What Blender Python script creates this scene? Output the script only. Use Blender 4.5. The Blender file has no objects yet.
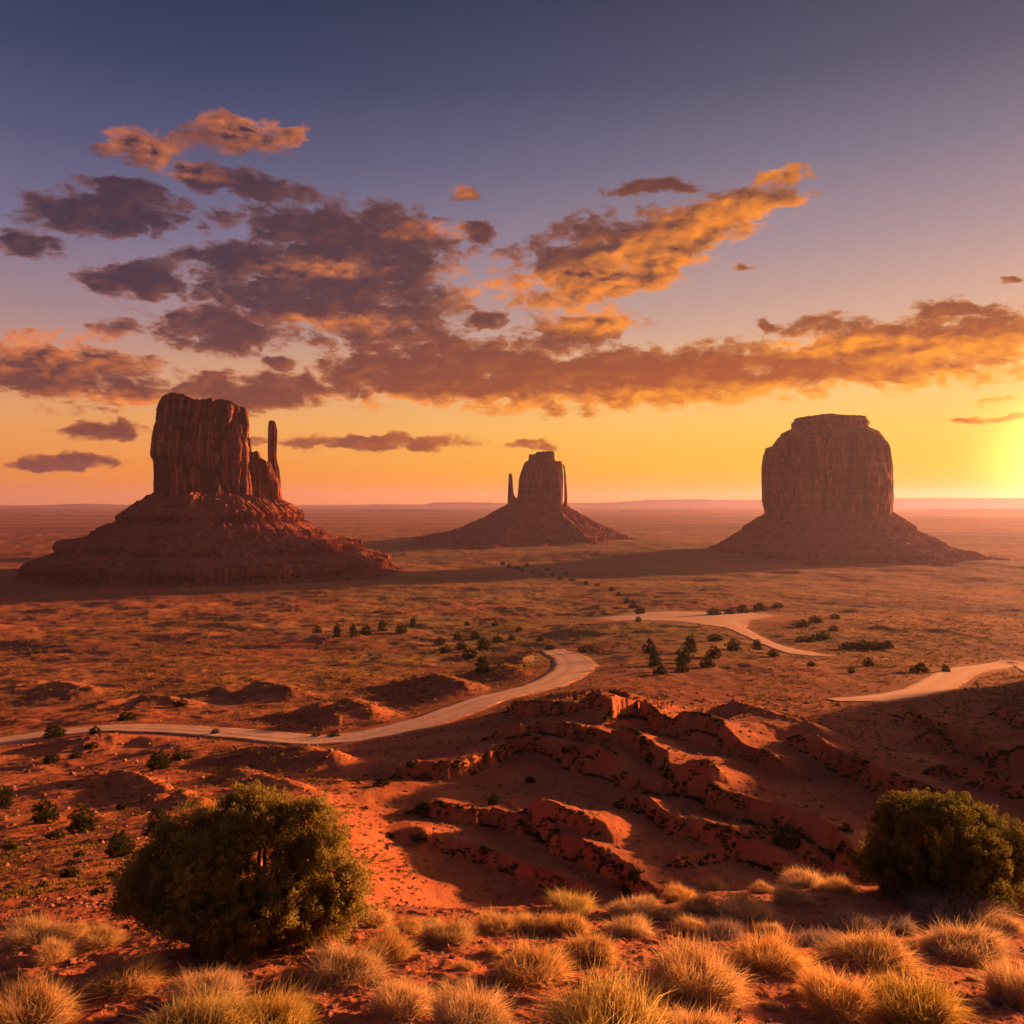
import bpy, math, random
import numpy as np
from mathutils import Vector

# ------------------------------------------------------------------ camera, sky, sun, exposure
scene = bpy.context.scene
C = scene.collection
R_ = math.radians
EXPO = 1.5
F = 910.2                      # focal length in pixels of the 1024 frame
CAM_Z = 100.0
PITCH = math.atan(12 / F)
SUN_AZ, SUN_EL = 57.0, 5.6
GLOW_AZ = 31.0

cam_d = bpy.data.cameras.new('camera')
cam = bpy.data.objects.new('camera', cam_d)
C.objects.link(cam)
cam.location = (0, 0, CAM_Z)
cam.rotation_euler = (math.pi / 2 - PITCH, 0, 0)
cam_d.lens = 32.0
cam_d.sensor_width = 36.0
cam_d.clip_start = 0.1
cam_d.clip_end = 200000
scene.camera = cam

vs = scene.view_settings
scene.display_settings.display_device = 'sRGB'
vs.view_transform = 'Standard'
vs.look = 'None'
vs.exposure = EXPO
vs.gamma = 1.0
vs.use_curve_mapping = False

cy = scene.cycles
cy.use_denoising = True
cy.max_bounces = 5
cy.diffuse_bounces = 2
cy.glossy_bounces = 1
cy.transmission_bounces = 2
cy.volume_bounces = 1
cy.transparent_max_bounces = 8
cy.use_adaptive_sampling = True
cy.adaptive_threshold = 0.015
cy.sample_clamp_indirect = 6


def lin(r, g, b, k=1.0):
    f = lambda c: (c / 255 / 12.92) if c / 255 <= 0.04045 else ((c / 255 + 0.055) / 1.055) ** 2.4
    return (f(r) * k, f(g) * k, f(b) * k, 1.0)


class NT:
    """small helper that writes node trees"""
    def __init__(self, tree):
        self.t = tree
        self.n = tree.nodes
        self.l = tree.links

    def put(self, sock, v):
        if hasattr(v, 'is_output') or isinstance(v, bpy.types.NodeSocket):
            self.l.new(v, sock)
        else:
            sock.default_value = v

    def math(self, op, a, b=0.0, c=0.0, clamp=False):
        n = self.n.new('ShaderNodeMath')
        n.operation = op
        n.use_clamp = clamp
        self.put(n.inputs[0], a)
        self.put(n.inputs[1], b)
        if op in ('MULTIPLY_ADD', 'SMOOTH_MIN', 'SMOOTH_MAX', 'WRAP'):
            self.put(n.inputs[2], c)
        return n.outputs[0]

    def vmath(self, op, a, b=(0, 0, 0)):
        n = self.n.new('ShaderNodeVectorMath')
        n.operation = op
        self.put(n.inputs[0], a)
        if op == 'SCALE':
            self.put(n.inputs[3], b)
        elif op not in ('LENGTH', 'NORMALIZE'):
            self.put(n.inputs[1], b)
        return n.outputs['Value'] if op in ('LENGTH', 'DOT_PRODUCT') else n.outputs[0]

    def maprange(self, v, a, b, c=0.0, d=1.0, kind='SMOOTHSTEP'):
        n = self.n.new('ShaderNodeMapRange')
        n.interpolation_type = kind
        n.clamp = True
        self.put(n.inputs[0], v)
        self.put(n.inputs[1], a)
        self.put(n.inputs[2], b)
        self.put(n.inputs[3], c)
        self.put(n.inputs[4], d)
        return n.outputs[0]

    def noise(self, vec, scale, detail=4, rough=0.55, color=False, w=None, two=False):
        n = self.n.new('ShaderNodeTexNoise')
        if two:
            n.noise_dimensions = '2D'
        if w is not None:
            n.noise_dimensions = '4D'
            n.inputs['W'].default_value = w
        self.put(n.inputs['Vector'], vec)
        n.inputs['Scale'].default_value = scale
        n.inputs['Detail'].default_value = detail
        n.inputs['Roughness'].default_value = rough
        return n.outputs['Color'] if color else n.outputs['Fac']

    def ramp(self, fac, stops, interp='LINEAR'):
        n = self.n.new('ShaderNodeValToRGB')
        e = n.color_ramp.elements
        n.color_ramp.interpolation = interp
        while len(e) > 1:
            e.remove(e[-1])
        e[0].position, e[0].color = stops[0]
        for p, c in stops[1:]:
            x = e.new(p)
            x.color = c
        self.put(n.inputs[0], fac)
        return n.outputs[0]

    def mix(self, fac, a, b, blend='MIX'):
        n = self.n.new('ShaderNodeMix')
        n.data_type = 'RGBA'
        n.blend_type = blend
        self.put(n.inputs[0], fac)
        self.put(n.inputs[6], a)
        self.put(n.inputs[7], b)
        return n.outputs[2]

    def xyz(self, x, y, z):
        n = self.n.new('ShaderNodeCombineXYZ')
        self.put(n.inputs[0], x)
        self.put(n.inputs[1], y)
        self.put(n.inputs[2], z)
        return n.outputs[0]

    def sep(self, v):
        n = self.n.new('ShaderNodeSeparateXYZ')
        self.put(n.inputs[0], v)
        return n.outputs

    def mapping(self, v, loc=(0, 0, 0), rot=(0, 0, 0), sc=(1, 1, 1), kind='POINT'):
        n = self.n.new('ShaderNodeMapping')
        n.vector_type = kind
        self.put(n.inputs[0], v)
        n.inputs[1].default_value = loc
        n.inputs[2].default_value = rot
        n.inputs[3].default_value = sc
        return n.outputs[0]


def azel(px, py):
    az = math.atan((px - 512) / F)
    el = math.atan((500 - py) / F * math.cos(az))
    return math.degrees(az), math.degrees(el)


# (centre and radii in degrees are worked out from the bearings at which each cloud stands)
CLOUDS = [
    (140, 150, 56, 19, 4), (238, 138, 56, 22, 0), (228, 182, 74, 16, -4), (296, 138, 18, 10, 10),
    (105, 214, 105, 26, 6), (28, 246, 48, 14, 0), (128, 188, 46, 11, 0),
    (357, 236, 145, 36, -4), (332, 298, 172, 46, -3), (218, 334, 72, 24, -5), (130, 282, 56, 22, 8), (225, 256, 55, 13, 0),
    (465, 193, 18, 8, 8), (483, 233, 26, 12, 0), (482, 322, 24, 9, 0), (276, 363, 16, 8, 0),
    (62, 372, 122, 40, -3), (118, 329, 40, 11, 0), (240, 392, 95, 24, 3), (415, 370, 130, 38, 3),
    (560, 380, 150, 38, 0), (720, 374, 150, 34, 2), (955, 345, 140, 46, 4), (860, 356, 90, 28, 3), (822, 325, 40, 13, 0), (774, 323, 13, 9, 20), (950, 309, 36, 7, 0),
    (582, 330, 64, 19, 3), (592, 262, 100, 46, 14), (640, 264, 80, 30, 14), (730, 212, 90, 24, 10), (780, 178, 30, 11, 0), (656, 188, 50, 8, 0),
    (370, 443, 125, 9, 1), (100, 430, 54, 11, 3), (60, 463, 90, 9, 3), (530, 445, 34, 5, 0),
    (1003, 400, 30, 5, 2), (985, 418, 60, 4, 3), (742, 271, 12, 5, 0), (1010, 280, 10, 4, 0),
]
LIT = [
    (240, 130, 55, 20), (140, 146, 50, 16), (296, 138, 18, 10), (60, 348, 90, 24), (478, 282, 40, 26), (320, 268, 60, 9), (190, 172, 40, 9), (432, 232, 40, 8), (345, 322, 70, 8),
    (575, 290, 70, 20), (660, 262, 80, 26), (745, 218, 84, 20), (780, 178, 32, 12), (590, 322, 44, 14),
    (700, 398, 200, 14), (960, 362, 110, 30), (430, 404, 100, 12), (465, 190, 14, 6), (1000, 408, 60, 18), (830, 345, 70, 10), (120, 398, 60, 9),
]


def build_world():
    world = bpy.data.worlds.new('World')
    scene.world = world
    world.use_nodes = True
    t = NT(world.node_tree)
    t.n.clear()
    K = 2 ** (-EXPO)
    tc = t.n.new('ShaderNodeTexCoord')
    d = t.vmath('NORMALIZE', tc.outputs['Generated'])
    s = t.sep(d)
    DEG = 180 / math.pi
    az = t.math('MULTIPLY', t.math('ARCTAN2', s[0], s[1]), DEG)
    el = t.math('MULTIPLY', t.math('ARCSINE', s[2]), DEG)
    p = t.xyz(az, el, 0.0)
    # clear sky: two vertical gradients, away from the sun and on its side
    E = lambda y: max(0.0, math.degrees(math.atan((500 - y) / F))) / 90.0
    fac = t.math('DIVIDE', el, 90.0, clamp=True)
    left = t.ramp(fac, [(0.0, lin(236, 134, 58)), (E(470), lin(244, 148, 62)), (E(430), lin(240, 164, 92)), (E(385), lin(214, 158, 124)),
                        (E(330), lin(168, 136, 140)), (E(250), lin(118, 112, 142)), (E(170), lin(82, 86, 120)), (E(90), lin(54, 64, 100)),
                        (E(0), lin(33, 48, 80)), (0.5, lin(44, 54, 94)), (1.0, lin(50, 56, 94))])
    right = t.ramp(fac, [(0.0, lin(255, 166, 0)), (E(470), lin(255, 190, 30)), (E(430), lin(255, 200, 90)), (E(385), lin(252, 196, 128)),
                         (E(330), lin(208, 168, 146)), (E(250), lin(162, 140, 148)), (E(170), lin(118, 113, 134)), (E(90), lin(80, 84, 108)),
                         (E(0), lin(56, 65, 90)), (0.5, lin(56, 60, 94)), (1.0, lin(50, 56, 94))])
    sa, se = R_(GLOW_AZ), R_(1.9)
    sund = (math.sin(sa) * math.cos(se), math.cos(sa) * math.cos(se), math.sin(se))
    cs = t.vmath('DOT_PRODUCT', d, sund)
    ang = t.math('MULTIPLY', t.math('ARCCOSINE', t.math('MINIMUM', cs, 1.0)), DEG)
    side = t.maprange(az, -28, 26)
    behind = t.maprange(t.math('ABSOLUTE', t.math('SUBTRACT', az, SUN_AZ)), 70, 160)
    sky = t.mix(side, left, right)
    back = t.ramp(fac, [(0.0, lin(122, 90, 98)), (0.12, lin(124, 98, 116)), (0.35, lin(82, 80, 112)), (1.0, lin(50, 56, 94))])
    sky = t.mix(behind, sky, back)
    # aureole round the low sun
    g1 = t.math('POWER', 2.718, t.math('MULTIPLY', t.math('MULTIPLY', ang, ang), -1 / (2 * 1.9 ** 2)))
    g2 = t.math('POWER', 2.718, t.math('MULTIPLY', ang, -1 / 5.0))
    sky = t.mix(1.0, sky, t.mix(t.math('MULTIPLY', g2, 0.20), (0, 0, 0, 1), lin(255, 180, 20)), 'ADD')
    # unseen glow added round the sun lamp, right of the view, as soft side light
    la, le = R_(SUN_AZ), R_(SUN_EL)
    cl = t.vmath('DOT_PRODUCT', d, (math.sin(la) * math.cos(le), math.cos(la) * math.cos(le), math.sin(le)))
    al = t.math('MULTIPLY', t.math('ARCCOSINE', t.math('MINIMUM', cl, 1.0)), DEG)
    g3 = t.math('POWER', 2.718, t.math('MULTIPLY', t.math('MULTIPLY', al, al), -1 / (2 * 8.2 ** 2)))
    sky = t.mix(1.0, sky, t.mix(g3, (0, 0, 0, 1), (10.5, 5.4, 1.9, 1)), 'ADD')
    # clouds
    wn = t.noise(t.mapping(p, sc=(0.28, 0.6, 1)), 1.0, 3, 0.6, color=True, two=True)
    wv = t.vmath('MULTIPLY', t.vmath('SUBTRACT', wn, (0.5, 0.5, 0.5)), (3.0, 1.3, 0.0))
    pw = t.vmath('ADD', p, wv)

    def blobs(src, items, ragged=1.15):
        tot = None
        for it in items:
            x, y, rx, ry = it[:4]
            rot = it[4] if len(it) > 4 else 0
            a, e = azel(x, y)
            c2 = math.cos(R_(a)) ** 2
            rxd, ryd = math.degrees(rx / F) * c2 * ragged, math.degrees(ry / F) * math.cos(R_(a)) * ragged
            m = t.mapping(src, loc=(a, e, 0), rot=(0, 0, R_(rot)), sc=(rxd, ryd, 1), kind='TEXTURE')
            v = t.maprange(t.vmath('LENGTH', m), 1.12, 0.2)
            if rx < 42:
                v = t.math('MULTIPLY', v, 0.72)
            tot = v if tot is None else t.math('ADD', tot, v)
        return tot
    B = t.math('MINIMUM', blobs(pw, CLOUDS), 1.1)
    nsc = t.mapping(p, sc=(0.46, 0.95, 1))
    n1 = t.noise(nsc, 1.0, 7, 0.60, two=True)

    def puff(vec, detail):
        v = t.n.new('ShaderNodeTexVoronoi')
        v.voronoi_dimensions = '2D'
        v.feature = 'F1'
        v.inputs['Scale'].default_value = 1.0
        v.inputs['Detail'].default_value = detail
        v.inputs['Roughness'].default_value = 0.55
        v.inputs['Lacunarity'].default_value = 2.3
        v.normalize = True
        t.put(v.inputs['Vector'], vec)
        return t.math('SUBTRACT', 1.0, v.outputs['Distance'])
    psc = t.vmath('ADD', t.mapping(p, sc=(0.62, 1.15, 1)), t.vmath('SCALE', t.vmath('SUBTRACT', wn, (0.5, 0.5, 0.5)), 1.6))
    p1 = puff(psc, 2.0)
    p2 = puff(t.vmath('ADD', psc, (0.22, -0.30, 0.0)), 1.0)
    n2 = t.noise(t.vmath('ADD', nsc, (0.20, -0.34, 0.0)), 1.0, 3, 0.5, two=True)
    n3 = t.noise(nsc, 1.0, 3, 0.5, two=True)
    dens = t.math('ADD', B, t.math('ADD', t.math('MULTIPLY', t.math('SUBTRACT', n1, 0.5), 1.45), t.math('MULTIPLY', t.math('SUBTRACT', p1, 0.62), 1.5)))
    alpha = t.math('MULTIPLY', t.maprange(dens, 0.24, 0.74), t.maprange(B, 0.01, 0.2))
    thick = t.maprange(dens, 0.30, 1.05)
    relief = t.math('ADD', t.math('MULTIPLY', t.math('SUBTRACT', n3, n2), 2.4), t.math('MULTIPLY', t.math('SUBTRACT', p1, p2), 1.6))
    lit = t.math('MINIMUM', blobs(pw, LIT, 1.35), 1.0)
    edge = t.math('SUBTRACT', 1.0, thick)
    lam = t.math('ADD', t.math('MULTIPLY', lit, t.math('ADD', t.maprange(az, -20, 10, 0.26, 0.56), t.math('ADD', t.math('MULTIPLY', relief, 0.62), t.math('MULTIPLY', edge, 0.62)))),
                 t.math('MULTIPLY', t.math('ADD', t.math('MULTIPLY', edge, 0.60), t.math('MULTIPLY', relief, 0.28)),
                        t.maprange(el, 20, 3, 0.22, 0.8)), clamp=True)
    side2 = t.maprange(az, -26, 22)
    low = t.maprange(el, 14, 4)
    dark = t.mix(side2, t.mix(low, lin(66, 50, 66), lin(116, 62, 58)), t.mix(low, lin(104, 58, 48), lin(186, 86, 30)))
    lite = t.mix(side2, t.mix(low, lin(222, 122, 76), lin(244, 134, 62)), t.mix(low, lin(255, 146, 40), lin(255, 160, 36)))
    ccol = t.mix(lam, dark, lite)
    ccol = t.mix(1.0, ccol, t.mix(t.math('MULTIPLY', t.math('MULTIPLY', g2, edge), 0.8), (0, 0, 0, 1), lin(255, 190, 60)), 'ADD')
    sky = t.mix(t.math('MULTIPLY', alpha, t.math('ADD', 0.72, t.math('MULTIPLY', thick, 0.26))), sky, ccol)
    sky = t.mix(1.0, sky, t.mix(g1, (0, 0, 0, 1), (2.2, 1.25, 0.30, 1)), 'ADD')
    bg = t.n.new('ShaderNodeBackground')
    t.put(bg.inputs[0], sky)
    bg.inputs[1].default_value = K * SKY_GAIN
    ns = t.n.new('ShaderNodeTexSky')
    ns.sky_type = 'NISHITA'
    ns.sun_disc = False
    ns.sun_elevation = R_(SUN_EL)
    ns.sun_rotation = R_(SUN_AZ)
    ns.air_density = 1.4
    ns.dust_density = 3.0
    bg2 = t.n.new('ShaderNodeBackground')
    t.put(bg2.inputs[0], ns.outputs[0])
    bg2.inputs[1].default_value = NISHITA
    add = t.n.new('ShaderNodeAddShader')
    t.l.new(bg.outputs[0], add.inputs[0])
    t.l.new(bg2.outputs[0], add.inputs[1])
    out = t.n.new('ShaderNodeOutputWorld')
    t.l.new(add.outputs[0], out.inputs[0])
    world.cycles.sampling_method = 'MANUAL'
    world.cycles.sample_map_resolution = 512


SKY_GAIN = 1.0
NISHITA = 0.0008
build_world()

sun_d = bpy.data.lights.new('sun', 'SUN')
sun_d.energy = 5.0
sun_d.angle = R_(1.6)
sun_d.color = (1.0, 0.46, 0.17)
sun = bpy.data.objects.new('sun', sun_d)
C.objects.link(sun)
_d = Vector((math.sin(R_(SUN_AZ)) * math.cos(R_(SUN_EL)), math.cos(R_(SUN_AZ)) * math.cos(R_(SUN_EL)), math.sin(R_(SUN_EL))))
sun.rotation_euler = _d.to_track_quat('Z', 'Y').to_euler()
sun.location = (0, 0, 400)


# ------------------------------------------------------------------ noise and mesh helpers
def _hash(ix, iy, seed):
    h = (ix.astype(np.int64) * 374761393 + iy.astype(np.int64) * 668265263 + seed * 1442695041) & 0xFFFFFFFF
    h = ((h ^ (h >> 13)) * 1274126177) & 0xFFFFFFFF
    h = ((h ^ (h >> 16)) * 2246822519) & 0xFFFFFFFF
    return (h ^ (h >> 15)) & 0xFFFFFFFF


def perlin(x, y, seed=0):
    x = np.asarray(x, float)
    y = np.asarray(y, float)
    ix, iy = np.floor(x), np.floor(y)
    fx, fy = x - ix, y - iy
    u = fx * fx * fx * (fx * (fx * 6 - 15) + 10)
    v = fy * fy * fy * (fy * (fy * 6 - 15) + 10)

    def g(ax, ay):
        a = _hash(ix + ax, iy + ay, seed) * (2 * np.pi / 4294967296.0)
        return np.cos(a) * (fx - ax) + np.sin(a) * (fy - ay)
    a = g(0, 0) + u * (g(1, 0) - g(0, 0))
    b = g(0, 1) + u * (g(1, 1) - g(0, 1))
    return (a + v * (b - a)) * 1.5


def fbm(x, y, octv=4, seed=0, gain=0.5, lac=2.03):
    t, amp, f = 0.0, 1.0, 1.0
    for i in range(octv):
        t = t + amp * perlin(x * f + i * 17.3, y * f - i * 9.1, seed + i)
        amp *= gain
        f *= lac
    return t


def ridged(x, y, octv=4, seed=0, gain=0.5):
    t, amp, f = 0.0, 1.0, 1.0
    for i in range(octv):
        t = t + amp * (1 - 2 * np.abs(perlin(x * f + i * 5.7, y * f + i * 3.3, seed + i)))
        amp *= gain
        f *= 2.05
    return t


def sstep(a, b, x):
    t = np.clip((x - a) / (b - a), 0, 1)
    return t * t * (3 - 2 * t)


def new_obj(name, me, mat=None, parent=None, loc=None):
    o = bpy.data.objects.new(name, me)
    C.objects.link(o)
    if mat is not None and me is not None:
        me.materials.append(mat)
    if parent is not None:
        o.parent = parent
    if loc is not None:
        o.location = loc
    return o


def mesh_np(name, verts, faces, smooth=False):
    """faces: (n,3) or (n,4) integer array"""
    verts = np.ascontiguousarray(verts, np.float32)
    faces = np.ascontiguousarray(faces, np.int32)
    k = faces.shape[1]
    me = bpy.data.meshes.new(name)
    me.vertices.add(len(verts))
    me.vertices.foreach_set('co', verts.ravel())
    me.loops.add(faces.size)
    me.loops.foreach_set('vertex_index', faces.ravel())
    me.polygons.add(len(faces))
    me.polygons.foreach_set('loop_start', np.arange(0, faces.size, k, dtype=np.int32))
    me.polygons.foreach_set('loop_total', np.full(len(faces), k, np.int32))
    me.polygons.foreach_set('use_smooth', np.full(len(faces), smooth, bool))
    me.update(calc_edges=True)
    return me


def grid_faces(nr, nc, wrap=False):
    r = np.arange(nr - 1)[:, None]
    c = np.arange(nc if wrap else nc - 1)[None, :]
    c2 = (c + 1) % nc
    a = r * nc + c
    b = r * nc + c2
    return np.stack([a, b, b + nc, a + nc], -1).reshape(-1, 4)


def thing(name, label, cat, loc, group=None):
    o = bpy.data.objects.new(name, None)
    C.objects.link(o)
    o.empty_display_size = 0.2
    o.location = loc
    tag(o, label, cat, group)
    return o


def tag(o, label, cat, group=None):
    o['label'] = label
    o['category'] = cat
    if group:
        o['group'] = group


# ------------------------------------------------------------------ materials
def mat(name):
    m = bpy.data.materials.new(name)
    m.use_nodes = True
    t = NT(m.node_tree)
    t.n.clear()
    return m, t


def finish(t, col, rough=0.95, bump=None, bump_d=0.1, strength=0.6, spec=0.15):
    b = t.n.new('ShaderNodeBsdfPrincipled')
    t.put(b.inputs['Base Color'], col)
    t.put(b.inputs['Roughness'], rough)
    b.inputs['Specular IOR Level'].default_value = spec
    if bump is not None:
        bn = t.n.new('ShaderNodeBump')
        bn.inputs['Strength'].default_value = strength
        bn.inputs['Distance'].default_value = bump_d
        t.put(bn.inputs['Height'], bump)
        t.l.new(bn.outputs[0], b.inputs['Normal'])
    o = t.n.new('ShaderNodeOutputMaterial')
    t.l.new(b.outputs[0], o.inputs[0])


def ground_material():
    m, t = mat('red_desert_soil')
    g = t.n.new('ShaderNodeNewGeometry')
    P = g.outputs['Position']
    n_big = t.noise(P, 0.012, 5, 0.6)
    n_mid = t.noise(P, 0.16, 5, 0.62)
    n_small = t.noise(P, 2.2, 6, 0.68)
    n_tiny = t.noise(P, 17.0, 5, 0.7)
    sand = t.ramp(t.math('ADD', t.math('MULTIPLY', n_mid, 0.6), t.math('MULTIPLY', n_small, 0.4)),
                  [(0.30, (0.31, 0.075, 0.028, 1)), (0.5, (0.48, 0.130, 0.045, 1)), (0.70, (0.58, 0.190, 0.072, 1))])
    band = t.noise(t.mapping(P, sc=(0.0009, 0.0042, 0.0)), 1.0, 4, 0.6)
    sand = t.mix(t.maprange(band, 0.40, 0.60, 0.0, 0.85), sand, (0.23, 0.058, 0.038, 1))
    streak = t.noise(t.mapping(P, sc=(0.006, 0.030, 0.0)), 1.0, 5, 0.65)
    sand = t.mix(t.maprange(streak, 0.50, 0.66, 0.0, 0.7), sand, (0.20, 0.052, 0.030, 1))
    # dry grass and scrub cover out on the valley floor
    at = t.n.new('ShaderNodeAttribute')
    at.attribute_name = 'cover'
    cov = t.math('MULTIPLY', at.outputs['Fac'], t.maprange(t.math('ADD', n_big, t.math('MULTIPLY', t.math('SUBTRACT', n_mid, 0.5), 1.1)), 0.34, 0.56))
    spk = t.maprange(t.noise(P, 0.9, 4, 0.75), 0.46, 0.60)
    cov = t.math('MULTIPLY', cov, t.math('ADD', 0.35, t.math('MULTIPLY', spk, 0.65)), clamp=True)
    col = t.mix(cov, sand, t.ramp(n_small, [(0.3, (0.16, 0.115, 0.026, 1)), (0.7, (0.40, 0.295, 0.070, 1))]))
    # stones and pebbles
    v = t.n.new('ShaderNodeTexVoronoi')
    v.inputs['Scale'].default_value = 9.0
    t.put(v.inputs['Vector'], P)
    peb = t.maprange(v.outputs['Distance'], 0.28, 0.12)
    peb = t.math('MULTIPLY', peb, t.maprange(n_small, 0.5, 0.62))
    col = t.mix(t.math('MULTIPLY', peb, 0.5), col, (0.30, 0.13, 0.08, 1))
    h = t.math('ADD', t.math('ADD', t.math('MULTIPLY', n_small, 0.6), t.math('MULTIPLY', n_tiny, 0.12)), t.math('MULTIPLY', peb, 0.12))
    finish(t, col, 0.97, h, 0.28, 0.75, 0.05)
    return m


def road_material():
    m, t = mat('packed_pale_sand')
    g = t.n.new('ShaderNodeNewGeometry')
    P = g.outputs['Position']
    u = t.n.new('ShaderNodeAttribute')
    u.attribute_name = 'across'
    rut = t.math('ABSOLUTE', t.math('SUBTRACT', t.math('ABSOLUTE', u.outputs['Fac']), 0.45))
    rut = t.maprange(rut, 0.22, 0.02)
    n = t.noise(P, 0.5, 5, 0.65)
    col = t.ramp(n, [(0.3, (0.70, 0.33, 0.17, 1)), (0.7, (0.86, 0.47, 0.27, 1))])
    col = t.mix(t.math('MULTIPLY', rut, 0.35), col, (0.88, 0.54, 0.34, 1))
    side = t.math('ADD', t.math('ABSOLUTE', u.outputs['Fac']), t.math('MULTIPLY', t.math('SUBTRACT', t.noise(P, 0.35, 5, 0.7), 0.5), 0.9))
    col = t.mix(t.maprange(side, 0.66, 0.98), col, (0.42, 0.115, 0.042, 1))
    finish(t, col, 0.95, t.math('ADD', t.noise(P, 1.5, 5, 0.6), t.math('MULTIPLY', rut, -0.3)), 0.12, 0.5, 0.05)
    return m


def rock_material(name, streak=1.0, tint=(1, 1, 1), bump_d=2.0):
    """sandstone: bedding bands, dark desert varnish running down the walls, deepened to stand in for crack shade"""
    m, t = mat(name)
    g = t.n.new('ShaderNodeNewGeometry')
    P = g.outputs['Position']
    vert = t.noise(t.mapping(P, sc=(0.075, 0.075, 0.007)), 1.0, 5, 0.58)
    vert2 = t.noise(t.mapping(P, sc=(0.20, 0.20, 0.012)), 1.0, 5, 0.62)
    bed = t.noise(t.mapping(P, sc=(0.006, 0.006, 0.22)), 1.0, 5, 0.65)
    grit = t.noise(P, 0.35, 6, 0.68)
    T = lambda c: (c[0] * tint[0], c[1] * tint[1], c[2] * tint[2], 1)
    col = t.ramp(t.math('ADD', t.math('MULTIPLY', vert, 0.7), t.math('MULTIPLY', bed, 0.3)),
                 [(0.42, T((0.080, 0.022, 0.015))), (0.5, T((0.23, 0.060, 0.033))), (0.59, T((0.38, 0.115, 0.060)))])  # varnish streaks widened and darkened in place of shade in the cracks
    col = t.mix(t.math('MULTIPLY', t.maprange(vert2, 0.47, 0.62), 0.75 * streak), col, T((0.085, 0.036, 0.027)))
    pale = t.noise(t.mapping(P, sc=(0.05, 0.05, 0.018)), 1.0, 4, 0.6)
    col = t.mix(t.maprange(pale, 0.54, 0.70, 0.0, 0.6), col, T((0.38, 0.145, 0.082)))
    h = t.math('ADD', t.math('MULTIPLY', vert2, 0.7 * streak), t.math('ADD', t.math('MULTIPLY', grit, 0.6), t.math('MULTIPLY', bed, 0.5)))
    finish(t, col, 0.95, h, bump_d, 0.8, 0.08)
    return m


def talus_material(name, tint=(1, 1, 1)):
    m, t = mat(name)
    g = t.n.new('ShaderNodeNewGeometry')
    P = g.outputs['Position']
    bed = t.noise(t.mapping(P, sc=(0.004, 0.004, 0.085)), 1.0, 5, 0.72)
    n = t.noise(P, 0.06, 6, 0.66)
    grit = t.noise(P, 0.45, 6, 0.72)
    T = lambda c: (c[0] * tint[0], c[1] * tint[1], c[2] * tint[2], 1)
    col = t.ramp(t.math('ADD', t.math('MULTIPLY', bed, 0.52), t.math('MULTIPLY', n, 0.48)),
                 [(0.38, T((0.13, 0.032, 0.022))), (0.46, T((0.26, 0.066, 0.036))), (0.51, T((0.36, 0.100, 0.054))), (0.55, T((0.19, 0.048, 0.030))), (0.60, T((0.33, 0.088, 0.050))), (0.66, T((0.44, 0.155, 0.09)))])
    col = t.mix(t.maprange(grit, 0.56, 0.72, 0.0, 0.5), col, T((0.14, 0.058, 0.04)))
    finish(t, col, 0.97, t.math('ADD', grit, t.math('MULTIPLY', n, 0.8)), 2.2, 0.8, 0.05)
    return m


def leaf_material(name, c0, c1, trans=0.3, scale=6.0):
    m, t = mat(name)
    tc = t.n.new('ShaderNodeTexCoord')
    n = t.noise(tc.outputs['Object'], scale, 3, 0.6)
    col = t.ramp(n, [(0.34, (*c0, 1)), (0.66, (*c1, 1))])
    oi = t.n.new('ShaderNodeObjectInfo')
    hs = t.n.new('ShaderNodeHueSaturation')
    hs.inputs['Saturation'].default_value = 1.0
    t.put(hs.inputs['Color'], col)
    t.put(hs.inputs['Value'], t.maprange(oi.outputs['Random'], 0, 1, 0.88, 1.14, 'LINEAR'))
    t.put(hs.inputs['Saturation'], t.maprange(t.math('FRACT', t.math('MULTIPLY', oi.outputs['Random'], 7.3)), 0, 1, 0.95, 1.12, 'LINEAR'))
    col = hs.outputs[0]
    d = t.n.new('ShaderNodeBsdfDiffuse')
    tr = t.n.new('ShaderNodeBsdfTranslucent')
    t.put(d.inputs[0], col)
    t.put(tr.inputs[0], col)
    mx = t.n.new('ShaderNodeMixShader')
    mx.inputs[0].default_value = trans
    t.l.new(d.outputs[0], mx.inputs[1])
    t.l.new(tr.outputs[0], mx.inputs[2])
    o = t.n.new('ShaderNodeOutputMaterial')
    t.l.new(mx.outputs[0], o.inputs[0])
    return m


def plain_material(name, c0, c1, scale=5.0, bump_d=0.02):
    m, t = mat(name)
    g = t.n.new('ShaderNodeNewGeometry')
    n = t.noise(g.outputs['Position'], scale, 5, 0.65)
    finish(t, t.ramp(n, [(0.3, (*c0, 1)), (0.7, (*c1, 1))]), 0.95, n, bump_d, 0.7, 0.08)
    return m


M_GROUND = ground_material()
M_ROAD = road_material()
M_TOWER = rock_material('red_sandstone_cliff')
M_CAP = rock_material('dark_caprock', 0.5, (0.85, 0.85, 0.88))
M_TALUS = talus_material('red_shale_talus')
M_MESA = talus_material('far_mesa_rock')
M_JUN = leaf_material('juniper_foliage', (0.23, 0.165, 0.034), (0.46, 0.31, 0.066), 0.5, 3.0)
M_JUN2 = leaf_material('dark_juniper_foliage', (0.036, 0.040, 0.013), (0.078, 0.074, 0.022), 0.22, 2.0)
M_JUN_D = leaf_material('deep_juniper_foliage', (0.13, 0.112, 0.026), (0.27, 0.205, 0.048), 0.4, 3.0)
M_BARK = plain_material('grey_bark', (0.09, 0.055, 0.036), (0.17, 0.11, 0.075), 14.0)
M_STRAW = leaf_material('straw_grass', (0.54, 0.30, 0.12), (0.80, 0.51, 0.235), 0.5, 5.0)
M_STRAW_G = leaf_material('greenish_straw_grass', (0.46, 0.29, 0.09), (0.70, 0.48, 0.17), 0.5, 5.0)
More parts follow.
